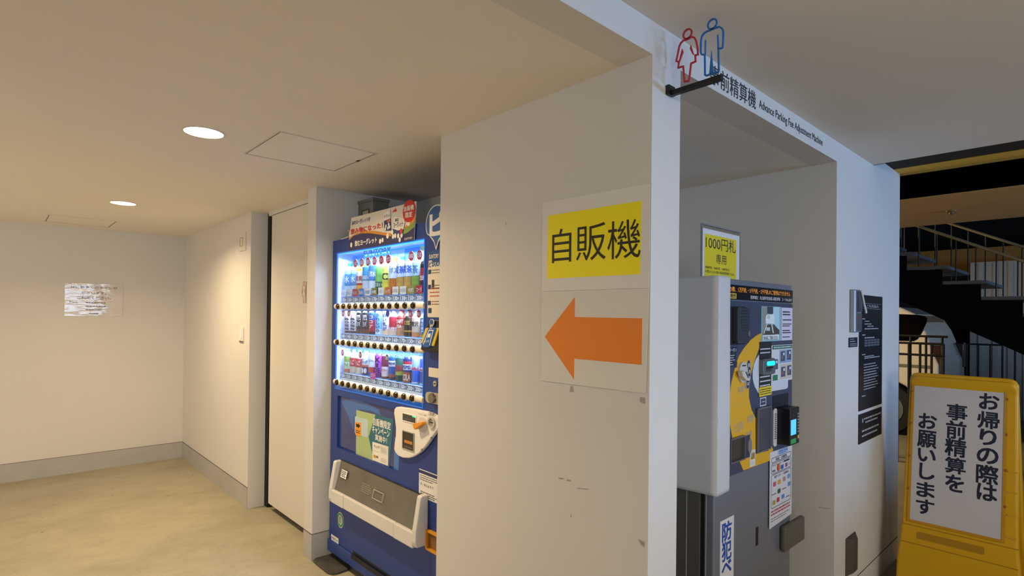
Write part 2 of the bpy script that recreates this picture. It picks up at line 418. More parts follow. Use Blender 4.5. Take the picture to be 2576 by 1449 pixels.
# laminated notice on the end wall
FB = FY(6.2)
t = thing('laminated_notice', (.64, 6.2, 1.37), 'shiny laminated notice about more toilets on the end wall', 'notice')
b = FB.box(163, 711, 308, 795.5)
def laminate():
    m = bpy.data.materials.new('laminate_film'); m.use_nodes = True
    nt = m.node_tree; p = nt.nodes['Principled BSDF']; L = nt.links.new
    p.inputs['Base Color'].default_value = lin('#d9d2cb'); p.inputs['Roughness'].default_value = .07; p.inputs['Specular IOR Level'].default_value = .9
    p.inputs['Coat Weight'].default_value = .5; p.inputs['Coat Roughness'].default_value = .04
    tc = nt.nodes.new('ShaderNodeTexCoord'); n = nt.nodes.new('ShaderNodeTexNoise'); n.inputs['Scale'].default_value = 9; n.inputs['Detail'].default_value = 2
    mp = nt.nodes.new('ShaderNodeMapping'); mp.inputs['Scale'].default_value = (.7, 1, 3); L(tc.outputs['Object'], mp.inputs[0]); L(mp.outputs[0], n.inputs['Vector'])
    bp = nt.nodes.new('ShaderNodeBump'); bp.inputs['Strength'].default_value = .10; bp.inputs['Distance'].default_value = .02
    L(n.outputs['Fac'], bp.inputs['Height']); L(bp.outputs[0], p.inputs['Normal']); L(bp.outputs[0], p.inputs['Coat Normal'])
    return m
MB().rect(FB, b, .001, .004, laminate()).build('sheet', t)
zn = Z(100, 660, 8.05)
def zb(F, z, x0, y0, x1, y1):
    (a, c), (e, g) = z((x0, y0), (x1, y1)); return F.box(a, c, e, g)
q = MB(); ni = mat('#5a5668', .6)
q.text(FB, '3Fに数多くのトイレが', zb(FB, zn, 630, 470, 1570, 550), .0048, ni, .012)
q.text(FB, 'ございます。', zb(FB, zn, 850, 585, 1345, 650), .0048, ni, .01)
q.text(FB, 'ご利用ください。', zb(FB, zn, 755, 680, 1435, 755), .0048, ni, .01)
q.text(FB, 'There', zb(FB, zn, 595, 790, 765, 830), .0048, ni)
q.lines(FB, zb(FB, zn, 930, 780, 1370, 1000), 3, .0048, ni, .22, 3)
q.lines(FB, zb(FB, zn, 1000, 1020, 1190, 1060), 1, .0048, ni, .5, 4, 0)
q.build('lettering', t)

# pictogram of a woman: outline used on the door and on the hanging bracket
WZ = Z(1640, 20, 3.623)
W_BODY = [(318, 288), (287, 297), (265, 318), (250, 350), (236, 420), (222, 486), (246, 492), (240, 545), (285, 532), (292, 610), (297, 672), (338, 664), (346, 605), (357, 506), (398, 487), (395, 432), (420, 424), (416, 370), (403, 300), (388, 270), (362, 264)]
W_ARM1 = [(277, 373), (287, 402), (256, 488), (246, 488)]
W_ARM2 = [(356, 338), (347, 372), (372, 424), (384, 430), (374, 395)]
M_BODY = [(500, 215), (474, 232), (455, 262), (447, 310), (444, 402), (452, 424), (482, 428), (484, 612), (494, 617), (604, 583), (610, 575), (606, 372), (640, 366), (646, 356), (652, 215), (640, 188), (616, 172), (592, 178)]
def figure(F, body, head, arms, w, d0, d1, m, fit=None):
    pts = UV(F0, WZ(*body)) ; hc = UV(F0, WZ(head[:2]))[0]; he = UV(F0, WZ((head[0] + head[2], head[1]), (head[0], head[1] - head[3])))
    ru, rv = abs(he[0][0] - hc[0]), abs(he[1][1] - hc[1])
    ar = [UV(F0, WZ(*a)) for a in arms]
    if fit:
        us = [p[0] for p in pts]; vs = [p[1] for p in pts]; x0, x1, y0, y1 = min(us), max(us), min(vs), hc[1] + rv
        k = (fit[3] - fit[1]) / (y1 - y0); cu = (fit[0] + fit[2]) / 2
        g = lambda p: (cu + (p[0] - (x0 + x1) / 2) * k, fit[1] + (p[1] - y0) * k)
        pts = [g(p) for p in pts]; hc = g(hc); ru *= k; rv *= k; ar = [[g(p) for p in a] for a in ar]
    r = (ru + rv) / 2
    q = MB().stroke(F, [(hc[0] + r * math.cos(2 * math.pi * i / 28), hc[1] + r * math.sin(2 * math.pi * i / 28)) for i in range(28)], w, d0, d1, m, True)
    q.stroke(F, pts, w, d0, d1, m, True)
    for a in ar: q.prism(F, a, d0, d1, m) if len(a) > 2 else q.stroke(F, a, w * .8, d0, d1, m)
    return q
F0 = FX(1.418)
tag(figure(FD, W_BODY, (325, 237, 38, 42), [W_ARM1, W_ARM2], .0024, .0004, .001, mat('#b5452f', .5), (-3.57, FD.uv(765, 762)[1], -3.53, FD.uv(765, 708)[1])).build('toilet_pictogram'),
    'small red outline pictogram of a woman on the sliding door', 'pictogram')

# ------------------------------------------------------------------ hanging toilet sign
t = thing('toilet_bracket_sign', (1.418, Y0, 2.05), 'black bracket sign carrying a red woman and a blue man outline', 'toilet sign')
BLK = mat('#0d0c0c', .45)
FP = FY(Y0)
b = FP.box(1674, 214, 1690, 246)
MB().rect(FP, (b[0], b[1], b[2], b[3]), 0, .012, BLK).build('mounting_plate', t, bevel=.002)
MB().box(1.411, .715, 2.058, 1.425, Y0 - .01, 2.073, BLK).build('arm', t, bevel=.001)
figure(F0, W_BODY, (325, 237, 38, 42), [W_ARM1, W_ARM2], .0042, -.002, .002, mat('#c0262f', .45)).build('woman_figure', t, label='red woman outline')
figure(F0, M_BODY, (551, 147, 40, 44), [[(488, 292), (486, 424)], [(600, 246), (606, 372)], [(543, 388), (562, 592), (524, 604)]], .0042, -.002, .002, mat('#1f6cb5', .45)).build('man_figure', t, label='blue man outline')

# lettering on the fascia
t = thing('fascia_lettering', (2.2, Y0, 2.17), 'dark lettering for the advance payment machine along the white fascia', 'lettering')
u0 = FP.uv(1786, 215)[0]; u1 = FP.uv(1901, 255)[0]; v0, v1 = 2.168, 2.236
lj = mat('#26282e', .6)
MB().text(FP, '事前精算機', (u0, v0 + .002, u1, v1 - .002), .0012, lj, .006).build('japanese_letters', t)
ue0, ue1 = FP.uv(1909, 275)[0], FP.uv(2069, 362)[0]
MB().text(FP, 'Advance Parking Fee Adjustment Machine', (ue0, 2.176, ue1, 2.216), .0012, lj).build('english_letters', t)

# ------------------------------------------------------------------ signs and tape on the partition
FW = FX(XW)
t = thing('vending_notice', (XW, 1.2, 1.5), 'white sheet with a yellow panel of large black characters on the partition', 'paper sign')
bt = FW.box(1366, 512, 1635, 729)
P4 = UV(FW, [(1366, 511), (1636, 462), (1634, 724.5), (1364, 733)])
MB().prism(FW, P4, .0008, .0025, PAPER).build('sheet', t)
yb = UV(FW, [(1380, 543), (1615.5, 505), (1612, 690), (1378, 701)])
MB().prism(FW, yb, .0025, .003, mat('#f7e600', .55)).build('yellow_panel', t)
zs = Z(1340, 420, 2.4158)
q = MB()
for ch, x0, y0, x1, y1 in (('自', 124, 372, 238, 585), ('販', 270, 343, 448, 572), ('機', 460, 318, 660, 560)):
    p = [FW.uv(*k) for k in zs((x0, (y0 + y0) / 2), (x1, y1))]
    top = FW.uv(*zs((x0 + (x1 - x0) / 2, y0 + 4))[0])[1]; bot = FW.uv(*zs((x0 + (x1 - x0) / 2, y1 - 4))[0])[1]
    q.text(FW, ch, (p[0][0], bot, p[1][0], top), .0036, mat('#221f12', .6), .008)
q.build('lettering', t)
t = thing('arrow_notice', (XW, 1.2, 1.2), 'white sheet with a big orange arrow below the yellow panel', 'paper sign')
P4 = UV(FW, [(1364, 733.6), (1634, 725), (1625, 989), (1362, 957)])
MB().prism(FW, P4, .0008, .0026, mat('#dcd8d0', .7, noise=.04, scale=5)).build('sheet', t)
ar = UV(FW, zs((77, 1030), (260, 790), (259, 912), (668, 920), (665, 1202), (256, 1165), (254, 1290)))
MB().prism(FW, ar, .0026, .0031, mat('#e8821c', .6)).build('arrow', t)
TAPE = mat('#a29a90', .5)
for i, (pp, lab) in enumerate(((((1435, 972), (1441, 971), (1443, 985), (1434, 986)), 'small grey scrap of old tape just under the arrow sheet'),
                 (((1611, 999), (1622, 1000), (1623, 1016), (1617, 1014), (1611, 1010)), 'larger grey tape scrap under the corner of the arrow sheet'),
                 (((1606, 1356), (1614, 1360), (1622, 1364), (1621, 1376), (1613, 1370)), 'grey tape scrap low on the partition near its corner'))):
    tag(MB().prism(FW, UV(FW, pp), .0004, .0012, TAPE).build('tape_scrap'), lab, 'tape')

# dark mortar patch on the floor by the jamb
zp = Z(700, 1240, 6.933)
fp = [EYE_P + ray(*p) * (-EYE / ray(*p).z) for p in zp((605, 1210), (700, 1120), (880, 1062), (990, 1042), (1120, 1180), (1245, 1325), (1215, 1362), (1040, 1425), (950, 1440), (860, 1420), (720, 1310))]
tag(MB().prism(FZ(0), [(p.x, p.y) for p in fp], .0005, .012, mat('#4b4741', .8, noise=.35, scale=14, bump=.6)).build('rubber_pad', bevel=.004),
    'dark worn pad on the floor under the corner of the vending machine', 'floor pad')

# ------------------------------------------------------------------ the vending machine
XV = 1.433
FV = FX(XV)
vm = thing('vending_machine', (1.65, 2.55, 0), 'tall navy drink vending machine with a lit display in the niche', 'vending machine')
ya, yb_ = 3.095, 1.97         # its two sides
wl, wr, wb, wt = 3.04, 2.139, .992, 1.772   # display opening
q = MB()
q.box(XV, yb_, wt, 1.95, ya, 1.845, NAVY).box(XV, wl, .12, 1.95, ya, wt, NAVY).box(XV, yb_, .12, 1.95, wr, wt, NAVY)
q.box(XV, wr, .955, 1.95, wl, wb, NAVY).box(XV + .015, wr, .12, 1.95, wl, .955, NAVY).box(XV, 2.345, .12, XV + .016, wl, .66, NAVY).box(XV, wr, .12, XV + .016, 2.345, .955, NAVY).box(XV, 3.012, .66, XV + .016, wl, .955, NAVY)
q.build('cabinet', vm)
q = MB().box(1.423, yb_, .05, 1.46, ya + .004, .118, NAVY)
q.build('kick_plate', vm, bevel=.006)
pts = [FV.uv(*p) for p in Z(780, 1140, 4.688)((470, 1150), (490, 1130), (950, 1449), (950, 1480), (880, 1449), (500, 1190))]
MB().box(1.4215, 2.0, .10, 1.4226, 2.80, .124, BLACK).box(XV - .0012, 2.0, .118, XV, 2.80, .138, BLACK).build('air_slot', vm)
for y in (3.0, 2.1):
    for x in (1.5, 1.88): MB().lathe((x, y, 0), [(.022, 0), (.022, .012), (.012, .014), (.012, .065)], BLACK).build('foot', vm)
MB().box(1.47, 2.0, .06, 1.93, 3.05, .122, BLACK).build('underside', vm)
# display box
BACKP = mat('#35b2f0', .5, emit=.65)
q = MB().box(1.545, wr, wb, 1.56, wl, wt, BACKP)
q.build('display_back', vm)
DW = mat('#dfe4f6', .4)
MB().box(XV + .002, wl - .004, wb, 1.545, wl, wt, DW).build('display_side', vm)
MB().box(XV + .002, wr, wb, 1.545, wr + .004, wt, DW).build('display_side', vm)
MB().box(XV + .002, wr, wt - .004, 1.545, wl, wt, DW).build('display_top', vm)
LED = mat('#2f86ff', .5, emit=3)
MB().box(XV + .006, wr + .01, wt - .009, XV + .02, wl - .01, wt - .004, LED).build('display_lamp', vm)
MB().box(XV + .004, wl - .016, wb + .03, XV + .018, wl - .006, wt - .03, mat('#b4ccff', .5, emit=1.5)).build('display_lamp', vm)
MB().box(XV + .004, wr + .005, wb + .03, XV + .012, wr + .010, wt - .03, mat('#6fb4ff', .5, emit=4)).build('display_lamp', vm)
area('display_glow', (XV + .03, (wl + wr) / 2, wt - .03), (XV + .075, (wl + wr) / 2, 1.0), .85, .02, 5.2, (.62, .78, 1.0), 170)
for k, z in enumerate((1.45, 1.245)):
    area('shelf_glow', (XV + .035, (wl + wr) / 2, z - .012), (XV + .075, (wl + wr) / 2, z - .5), .85, .015, 2.6, (.72, .82, 1.0), 170)
MB().frame(FV, (-wl, wb, -wr, wt), .006, .0, .003, mat('#2466d0', .3, emit=.35)).build('display_frame', vm)
# white light band and sky-blue cards on the back panel
FBk = FX(1.544)
for (x0, y0, x1, y1, c_, e_) in ((-2.98, 1.225, -2.82, 1.238, '#bdf2ff', 2.0), (-2.42, 1.425, -2.16, 1.44, '#e8fbff', 2.4), (-2.50, 1.19, -2.27, 1.235, '#e8fbff', 2.4), (-2.60, 1.155, -2.2, 1.19, '#4fbdf0', 1.0)):
    MB().rect(FBk, (x0, y0, x1, y1), 0, .001, mat(c_, .5, emit=e_)).build('back_card', vm)
q = MB()
FLt = FX(XV + .025)
q.text(FLt, 'SUNTORY', (FLt.uv(915, 640)[0], FLt.uv(948, 646.5)[1], FLt.uv(983, 640)[0], FLt.uv(948, 624.5)[1]), 0, mat('#0d7a96', .5, emit=.35), .03)
q.build('logo_lettering', vm)
MB().rect(FX(XV + .0005), (-wl + .002, wb + .002, -wr - .002, wt - .002), -.001, 0, glass_mat('display_glass', '#eef6ff', .015)).build('glass_pane', vm)
# rails with buttons and price cards
CREAM = mat('#e6dcc4', .35)
BRZ = mat('#4a3a22', .22, metal=.75)
PRICES = [[130, 130, 150, 170, 170, 170, 170, 170, 130, 130, 150, 200], [140, 140, 150, 150, 150, 150, 150, 160, 160, 170, 150, 150], [150] * 10 + [200, 200]]
CARD = mat('#5a6486', .5); DIG = mat('#f0f0ee', .5, emit=.25)
ypos = lambda k: 2.996 - .0709 * k
for r, (zb_, zp_) in enumerate(((1.464, 1.497), (1.26, 1.29), (1.032, 1.065))):
    rail = MB().tube([(XV + .006, wl + .012, zb_), (XV + .006, wr - .002, zb_)], .0165, CREAM, 14)
    for k in range(12): rail.lathe((XV + .004, ypos(k), zb_), [(.0188, .000), (.0195, .012), (.0185, .0145)], CREAM, (-1, 0, 0), 18)
    rail = rail.build('button_rail', vm)
    for k in range(12):
        MB().lathe((XV - .0085, ypos(k), zb_), [(.0162, 0), (.0162, .004), (.0150, .0085), (.0115, .0125), (.006, .0150), (.001, .0157)], BRZ, (-1, 0, 0), 16).build('button', rail)
    FPc = FX(1.458)
    st = MB().box(1.4595, wr + .006, zb_ + .012, 1.475, wl - .045, zp_ + .02, mat('#d9dcea', .5)).build('price_strip', vm)
    for k in range(12):
        u = -ypos(k)
        c_ = MB().rect(FPc, (u - .033, zp_ - .008, u + .033, zp_ + .017), -.001, 0, CARD)
        c_.text(FPc, f'{PRICES[r][k]}', (u - .027, zp_ - .005, u + .012, zp_ + .014), .0008, DIG, .02)
        c_.text(FPc, '円', (u + .014, zp_ - .005, u + .028, zp_ + .009), .0008, DIG, .01)
        c_.rect(FPc, (u - .030, zp_ - .019, u + .030, zp_ - .011), -.001, 0, mat('#e4e2e0', .5))
        c_.build('price_card', st)
# lower advert panel
zq = Z(820, 980, 6.038)
FL = FX(XV + .012)
MB().rect(FL, (-3.006, .668, -2.350, .950), -.002, 0, mat('#3c4682', .22, coat=.4, noise=.2, scale=3), .03).build('advert_panel', vm)
po = MB()
pp = lambda *a: UV(FL, zq(*a))
po.prism(FL, pp((235, 175), (420, 140), (640, 215), (800, 300), (840, 400), (700, 330), (520, 300), (430, 420), (420, 620), (330, 380)), .0001, .0004, mat('#3a69b4', .25, coat=.4))
po.prism(FL, pp((1045, 720), (1112, 690), (1106, 1215), (1088, 1238), (1030, 1205)), .0001, .0004, mat('#3f78c2', .25, coat=.4))
po.build('panel_blue_shapes', vm)  # two lighter blue shapes laid on the advert panel
po = MB(); GREEN = mat('#a9bd84', .5); TEAL = mat('#2c6b7c', .5)
pp = lambda *a: UV(FL, zq(*a))
po.prism(FL, pp((465, 310), (1030, 450), (965, 1180), (458, 1000)), .0004, .001, TEAL)
po.prism(FL, pp((465, 310), (755, 380), (650, 720), (735, 1100), (458, 1000)), .001, .0014, GREEN)
po.build('poster', vm)
po = MB()
po.rect(FL, zb(FL, zq, 445, 400, 640, 735), .0014, .0022, mat('#b9cdd0', .5), .012)
po.prism(FL, pp((450, 490), (540, 505), (540, 715), (455, 690)), .0022, .0026, mat('#e89a1c', .5))
po.prism(FL, pp((465, 515), (497, 528), (497, 510), (528, 553), (497, 590), (497, 575), (465, 562)), .0027, .003, INK)
po.lines(FL, zb(FL, zq, 480, 440, 610, 480), 1, .0025, NAVY_INK, .5, 2, .1)
po.lines(FL, zb(FL, zq, 455, 600, 530, 680), 2, .003, INK, .4, 5, .1)
po.build('poster_card', vm)
po = MB(); LW = mat('#e9e6de', .5)
def ptext(q, F, z, s_, x0, x1, y0, y1, d, m, bold=0):
    """lettering between two side edges, its height taken where its middle is"""
    xm = (x0 + x1) / 2
    q.text(F, s_, (F.uv(*z((x0, (y0 + y1) / 2))[0])[0], F.uv(*z((xm, y1))[0])[1], F.uv(*z((x1, (y0 + y1) / 2))[0])[0], F.uv(*z((xm, y0))[0])[1]), d, m, bold)
for s_, x0, x1, y0, y1 in (('自販機限定', 722, 988, 462, 578), ('キャンペーン', 706, 970, 583, 692), ('実施中！', 752, 930, 702, 795)):
    ptext(po, FL, zq, s_, x0, x1, y0, y1, .0016, LW, .025)
po.build('poster_lettering', vm)
po = MB()
po.prism(FL, pp((710, 790), (955, 865), (948, 1160), (712, 1070)), .0016, .002, LW)
po.prism(FL, pp((832, 830), (955, 865), (952, 1005), (828, 970)), .0021, .0023, mat('#dcd9d2', .5))
ptext(po, FL, zq, 'チェック！', 738, 822, 845, 892, .0025, INK, .012)
po.lines(FL, zb(FL, zq, 725, 915, 815, 960), 2, .0025, mat('#7a5a50', .5), .25, 7)
po.lines(FL, zb(FL, zq, 845, 870, 940, 985), 4, .0025, mat('#5d6a78', .5), .22, 8)
po.lines(FL, zb(FL, zq, 845, 1030, 935, 1130), 4, .0025, mat('#5d6a78', .5), .2, 9)
po.rect(FL, zb(FL, zq, 730, 985, 760, 1040), .0022, .0026, mat('#c99a2a', .5))
po.rect(FL, zb(FL, zq, 765, 1000, 800, 1045), .0022, .0026, mat('#8c6a5c', .5))
po.build('poster_notes', vm)
# coin panel
IV = mat('#ebe7de', .4)
cp_ = pp((1145, 258), (1190, 252), (1400, 280), (1600, 318), (1690, 345), (1790, 400), (1812, 480), (1790, 590), (1690, 720), (1600, 850), (1520, 935), (1450, 985), (1390, 1015), (1330, 1028), (1250, 1022), (1185, 995), (1140, 950), (1117, 890), (1125, 800), (1142, 690), (1145, 560), (1128, 430), (1116, 340), (1124, 285))
cpan = MB().prism(FV, cp_, 0, .02, IV).build('coin_panel', vm, bevel=.006, bseg=3)
FCp = FX(XV - .02)
pc = lambda *a: UV(FCp, zq(*a))
d_ = MB().rect(FCp, zb(FCp, zq, 1172, 352, 1368, 520), 0, .001, mat('#45433f', .3))
d_.rect(FCp, zb(FCp, zq, 1318, 388, 1372, 430), .001, .0016, mat('#1fe08c', .4, emit=1.6))
d_.lines(FCp, zb(FCp, zq, 1195, 430, 1290, 470), 1, .0015, mat('#8a8780', .5), .4, 2, 0)
d_.frame(FCp, zb(FCp, zq, 1165, 345, 1375, 530), .004, 0, .003, IV)
d_.build('amount_display', cpan)
d_ = MB().rect(FCp, zb(FCp, zq, 1175, 625, 1335, 940), 0, .001, mat('#3a352d', .3))
d_.rect(FCp, zb(FCp, zq, 1200, 760, 1320, 840), .001, .004, mat('#c9822a', .4))
d_.rect(FCp, zb(FCp, zq, 1250, 775, 1325, 800), .004, .005, mat('#cfc9a8', .4))
d_.rect(FCp, zb(FCp, zq, 1200, 850, 1325, 905), .001, .006, mat('#6a655a', .4))
d_.frame(FCp, zb(FCp, zq, 1168, 612, 1342, 952), .004, 0, .004, mat('#a9a294', .4))
d_.build('banknote_slot', cpan)
c0 = FCp.uv(*zq((1475, 535))[0])
MB().disc(FCp, c0, .034, .034, 0, .006, mat('#d2ccbf', .4)).build('lever_seat', cpan)
lv = pc((1400, 505), (1480, 490), (1530, 480), (1545, 520), (1480, 560), (1430, 600), (1405, 570))
lev = MB().prism(FCp, lv, .006, .03, mat('#e8951f', .35)).build('return_lever', cpan, bevel=.003)
c1 = FCp.uv(*zq((1612, 500))[0])
MB().ring(FCp, [(c1[0] + .026 * math.cos(i * .2618), c1[1] + .026 * math.sin(i * .2618)) for i in range(24)], [(c1[0] + .019 * math.cos(i * .2618), c1[1] + .019 * math.sin(i * .2618)) for i in range(24)], 0, .008, mat('#c9c3b5', .3))\
    .disc(FCp, c1, .02, .02, 0, .002, mat('#a09a8e', .3)).rect(FCp, (c1[0] - .013, c1[1] - .002, c1[0] + .013, c1[1] + .002), .002, .003, BLACK).build('coin_slot', cpan)
d_ = MB()
d_.text(FCp, 'おつり・返却', zb(FCp, zq, 1412, 360, 1525, 405), .0008, INK)
for i in range(4):
    cc = FCp.uv(*zq((1577 + 22 * i, 368 + 5 * i))[0])
    d_.stroke(FCp, [(cc[0] + .007 * math.cos(k * .5236), cc[1] + .007 * math.sin(k * .5236)) for k in range(12)], .0012, 0, .0008, mat('#6a665e', .5), True)
for x, y in ((1603, 742), (1460, 917)):
    d_.stroke(FCp, pc((x - 10, y + 15), (x - 10, y - 15), (x + 10, y - 10), (x + 10, y + 18)), .0025, 0, .0008, mat('#57534b', .5))
d_.build('panel_lettering', cpan)
# delivery tray
TW = mat('#d9d6d0', .4)
Ft = FY(0)
for y0, y1 in ((2.938, 2.97), (2.09, 2.122)):
    vs = []
    prof = [(1.433, .375), (1.374, .375), (1.366, .40), (1.368, .45), (1.392, .592), (1.398, .60), (1.433, .60)]
    if y0 < 2.5: prof = [(x, z + .012) for x, z in prof]
    MB().prism(Face((0, y1, 0), (1, 0, 0), (0, 0, 1)), prof, -.0, -(y1 - y0), TW).prism(Face((0, y0, 0), (1, 0, 0), (0, 0, 1)), prof, -(y1 - y0), 0, TW) if False else MB().prism(Face((0, y0, 0), (1, 0, 0), (0, 0, 1)), prof, -(y1 - y0), 0, TW).build('tray_post', vm, bevel=.005)
for y0, y1, k in ((2.80, 2.94, 0), (2.285, 2.798, 1), (2.12, 2.283, 0)):
    MB().box(1.369 + .002 * k, y0, .378, 1.433, y1, .448, TW).build('tray_lip', vm, bevel=.004)
FLAP = mat('#6d675d', .3, noise=.25, scale=7, coat=.3)
n = 8
vs = [(1.386 + .038 * (i / n) ** .8, y, .446 + .155 * i / n) for i in range(n + 1) for y in (2.938, 2.122)]
fl = MB().add(vs, [(2 * i, 2 * i + 2, 2 * i + 3, 2 * i + 1) for i in range(n)], FLAP, True)
fl.box(1.425, 2.11, .45, 1.433, 2.95, .603, mat('#2e2a26', .5))
fl.build('tray_flap', vm)
FT2 = Face((1.399, 0, .505), (0, -1, 0), (.25, 0, 1))
d_ = MB(); c_ = FT2.uv(867, 1193); bx = (c_[0] - .033, c_[1] - .021, c_[0] + .033, c_[1] + .021)
d_.rect(FT2, bx, .004, .005, WHITE).lines(FT2, (bx[0] + .005, bx[1] + .005, bx[2] - .005, bx[3] - .004), 4, .0055, INK, .4, 4)
d_.build('tray_sticker', vm)
d_ = MB(); c_ = FT2.uv(938, 1238); bx = (c_[0] - .11, c_[1] - .026, c_[0] + .11, c_[1] + .026)
d_.lines(FT2, (bx[0], bx[1] + .004, bx[0] + (bx[2] - bx[0]) * .5, bx[3]), 5, .006, mat('#b9b2a4', .5), .16, 6)
d_.frame(FT2, (bx[0] + (bx[2] - bx[0]) * .55, bx[1], bx[2], bx[3] - .008), .003, .0055, .006, mat('#bdb6a8', .5))
d_.build('tray_lettering', vm)
# side stickers
def sticker(F, x0, y0, x1, y1, m, name, d=.001, r=0.0, parent=vm, fn=None):
    b = F.box(x0, y0, x1, y1); q = MB().rect(F, b, .0002, d, m, r)
    if fn: fn(q, b, d + .0006)
    return q.build(name, parent)
z5 = Z(780, 1140, 4.688)
def eco(q, b, d):
    c = ((b[0] + b[2]) / 2, (b[1] + b[3]) / 2); r = (b[3] - b[1]) / 2
    q.stroke(FV, [(c[0] + r * .78 * math.cos(k * .2618), c[1] + r * .78 * math.sin(k * .2618)) for k in range(24)], r * .28, 0, d, mat('#3f8f62', .5), True)
    q.stroke(FV, [(c[0] - r * .2, c[1] - r * .4), (c[0] - r * .25, c[1] + r * .2), (c[0], c[1] + r * .4), (c[0] + r * .2, c[1] + r * .2), (c[0] + r * .15, c[1] - r * .4)], r * .12, 0, d, mat('#6d7a62', .5))
c = FV.uv(856.5, 1308); 
q = MB().disc(FV, c, .040, .044, .0002, .001, mat('#cfd6c0', .5)); eco(q, (c[0] - .04, c[1] - .042, c[0] + .04, c[1] + .042), .0016); q.build('eco_sticker', vm)
def hand(q, b, d): q.text(FV, 'MKV', (b[0] + .006, b[1] + .008, b[2] - .006, b[3] - .01), d, INK)
sticker(FV, 833.5, 1343, 851.5, 1369, WHITE, 'handwritten_label', fn=hand)
def service(q, b, d):
    q.rect(FV, (b[0], b[3] - .018, b[2], b[3] - .004), .001, d, mat('#2a2e5c', .5))
    q.lines(FV, (b[0] + .01, b[3] - .05, b[2], b[3] - .022), 3, d, INK, .3, 3)
    q.text(FV, '0 1 8 6 6 9 7', (b[0] + .014, b[3] - .071, b[2] - .04, b[3] - .06), d, INK)
    q.lines(FV, (b[0] + .015, b[1] + .004, b[2], b[1] + .03), 3, d, INK, .35, 5)
b = FV.box(1055, 1153, 1097, 1210); q = MB().rect(FV, (b[0], .59, b[0] + .155, .715), .0002, .001, WHITE); service(q, (b[0], .59, b[0] + .155, .715), .0016); q.build('service_sticker', vm)
cc = FV.uv(1076, 1331)
yq = MB().frame(FV, (cc[0], .372, cc[0] + .16, .462), .01, 0, .014, mat('#e39a1a', .35), .012)
yq.rect(FV, (cc[0] + .006, .378, cc[0] + .154, .456), 0, .003, mat('#8a5a1e', .4), .01).build('coin_return_cup', vm, label='orange framed coin return cup')
b = FV.box(1079, 924, 1098, 950); MB().rect(FV, (b[0], b[1], b[0] + .13, b[3]), .0002, .0012, mat('#d8d0c2', .5), .003).build('blank_card', vm)
b = FV.box(1074, 984, 1098, 1016)
lk = MB().rect(FV, (b[0], b[1], b[0] + .12, b[3]), 0, .008, mat('#b9b4a6', .3, metal=.4), .02)
lk.disc(FV, FV.uv(1093, 1001), .022, .022, .008, .02, mat('#8d8472', .25, metal=.8)); lk.build('door_lock', vm)
b = FV.uv(1096, 965); MB().disc(FV, b, .013, .013, 0, .006, mat('#bdb5a2', .3, metal=.6)).rect(FV, (b[0] - .008, b[1] - .002, b[0] + .008, b[1] + .002), .006, .007, BLACK).build('key_hole', vm)
# guide sticker column beside the display
ub = FV.uv(1076, 700)[0]
g = MB(); BL = mat('#1f4a86', .45)
b = (ub, FV.uv(1076, 800)[1], ub + .165, FV.uv(1076, 633)[1])
b0 = b
g.rect(FV, b, .0002, .001, BL, .012)
g.rect(FV, (b[0] + .003, b[1] + .004, b[2] - .003, FV.uv(1080, 672)[1]), .001, .0016, mat('#d9cfbd', .5), .008)
g.text(FV, 'SUNTORY', (b[0] + .012, b[3] - .034, b[0] + .085, b[3] - .016), .0016, LW, .02)
g.rect(FV, (b[0] + .008, b[3] - .078, b[0] + .036, b[3] - .042), .001, .0018, mat('#d9cfbd', .5), .006)
g.text(FV, 'ピ', (b[0] + .013, b[3] - .072, b[0] + .031, b[3] - .048), .0024, BL, .03)
g.text(FV, 'ジハン', (b[0] + .04, b[3] - .076, b[0] + .12, b[3] - .052), .0016, LW, .02)
for z_ in (672, 710, 750):
    v = FV.uv(1080, z_)[1]
    g.rect(FV, (b[0] + .006, v - .032, b[0] + .03, v - .012), .0016, .002, mat('#1d3c5e', .5))
    g.lines(FV, (b[0] + .036, v - .034, b[2] - .01, v - .01), 2, .0022, mat('#57504a', .5), .3, int(z_))
v = FV.uv(1080, 722)[1]; g.lines(FV, (b[0] + .022, v - .05, b[2] - .01, v), 3, .0022, mat('#b5493c', .5), .3, 12, .1)
g.rect(FV, (b[0] + .01, b[1] + .022, b[0] + .036, b[1] + .045), .0016, .002, mat('#1d3c5e', .5))
g.rect(FV, (b[0] + .035, b[3] - .165, b[0] + .055, b[3] - .13), .0016, .002, mat('#3b362f', .5))
g.build('payment_guide', vm)
# touch reader
F5 = FX(XV - .05)
z6 = Z(820, 760, 5.797)
rd = MB().prism(FV, UV(FV, z6((1545, 400), (1620, 262), (1800, 262), (1800, 735), (1600, 730), (1480, 690))), 0, .04, mat('#17161a', .4)).build('touch_reader', vm, bevel=.006)
pr = lambda *a: UV(F5, z6(*a))
MB().prism(F5, pr((1440, 380), (1485, 372), (1400, 600), (1372, 590)), -.012, -.004, mat('#d6b93a', .5)).build('yellow_flap', rd)
MB().prism(F5, pr((1590, 380), (1640, 372), (1560, 640), (1520, 635)), -.012, -.004, mat('#d6b93a', .5)).build('yellow_flap', rd)
MB().prism(F5, pr((1490, 375), (1530, 362), (1590, 375), (1600, 392), (1520, 640), (1490, 662), (1430, 662), (1398, 640), (1394, 615)), -.012, 0, mat('#1c5ea8', .4)).build('blue_pad', rd, bevel=.003)
d_ = MB(); b_ = pr((1500, 400), (1570, 408), (1510, 630), (1425, 612))
d_.stroke(F5, pr((1420, 615), (1505, 410), (1565, 412), (1508, 630)), .004, 0, .0008, LW)
d_.prism(F5, pr((1492, 462), (1532, 455), (1520, 512), (1478, 518)), .0002, .001, LW)
d_.text(F5, 'ピ', (pr((1492, 0))[0][0], pr((0, 508))[0][1], pr((1520, 0))[0][0], pr((0, 470))[0][1]), .0016, BL, .02)
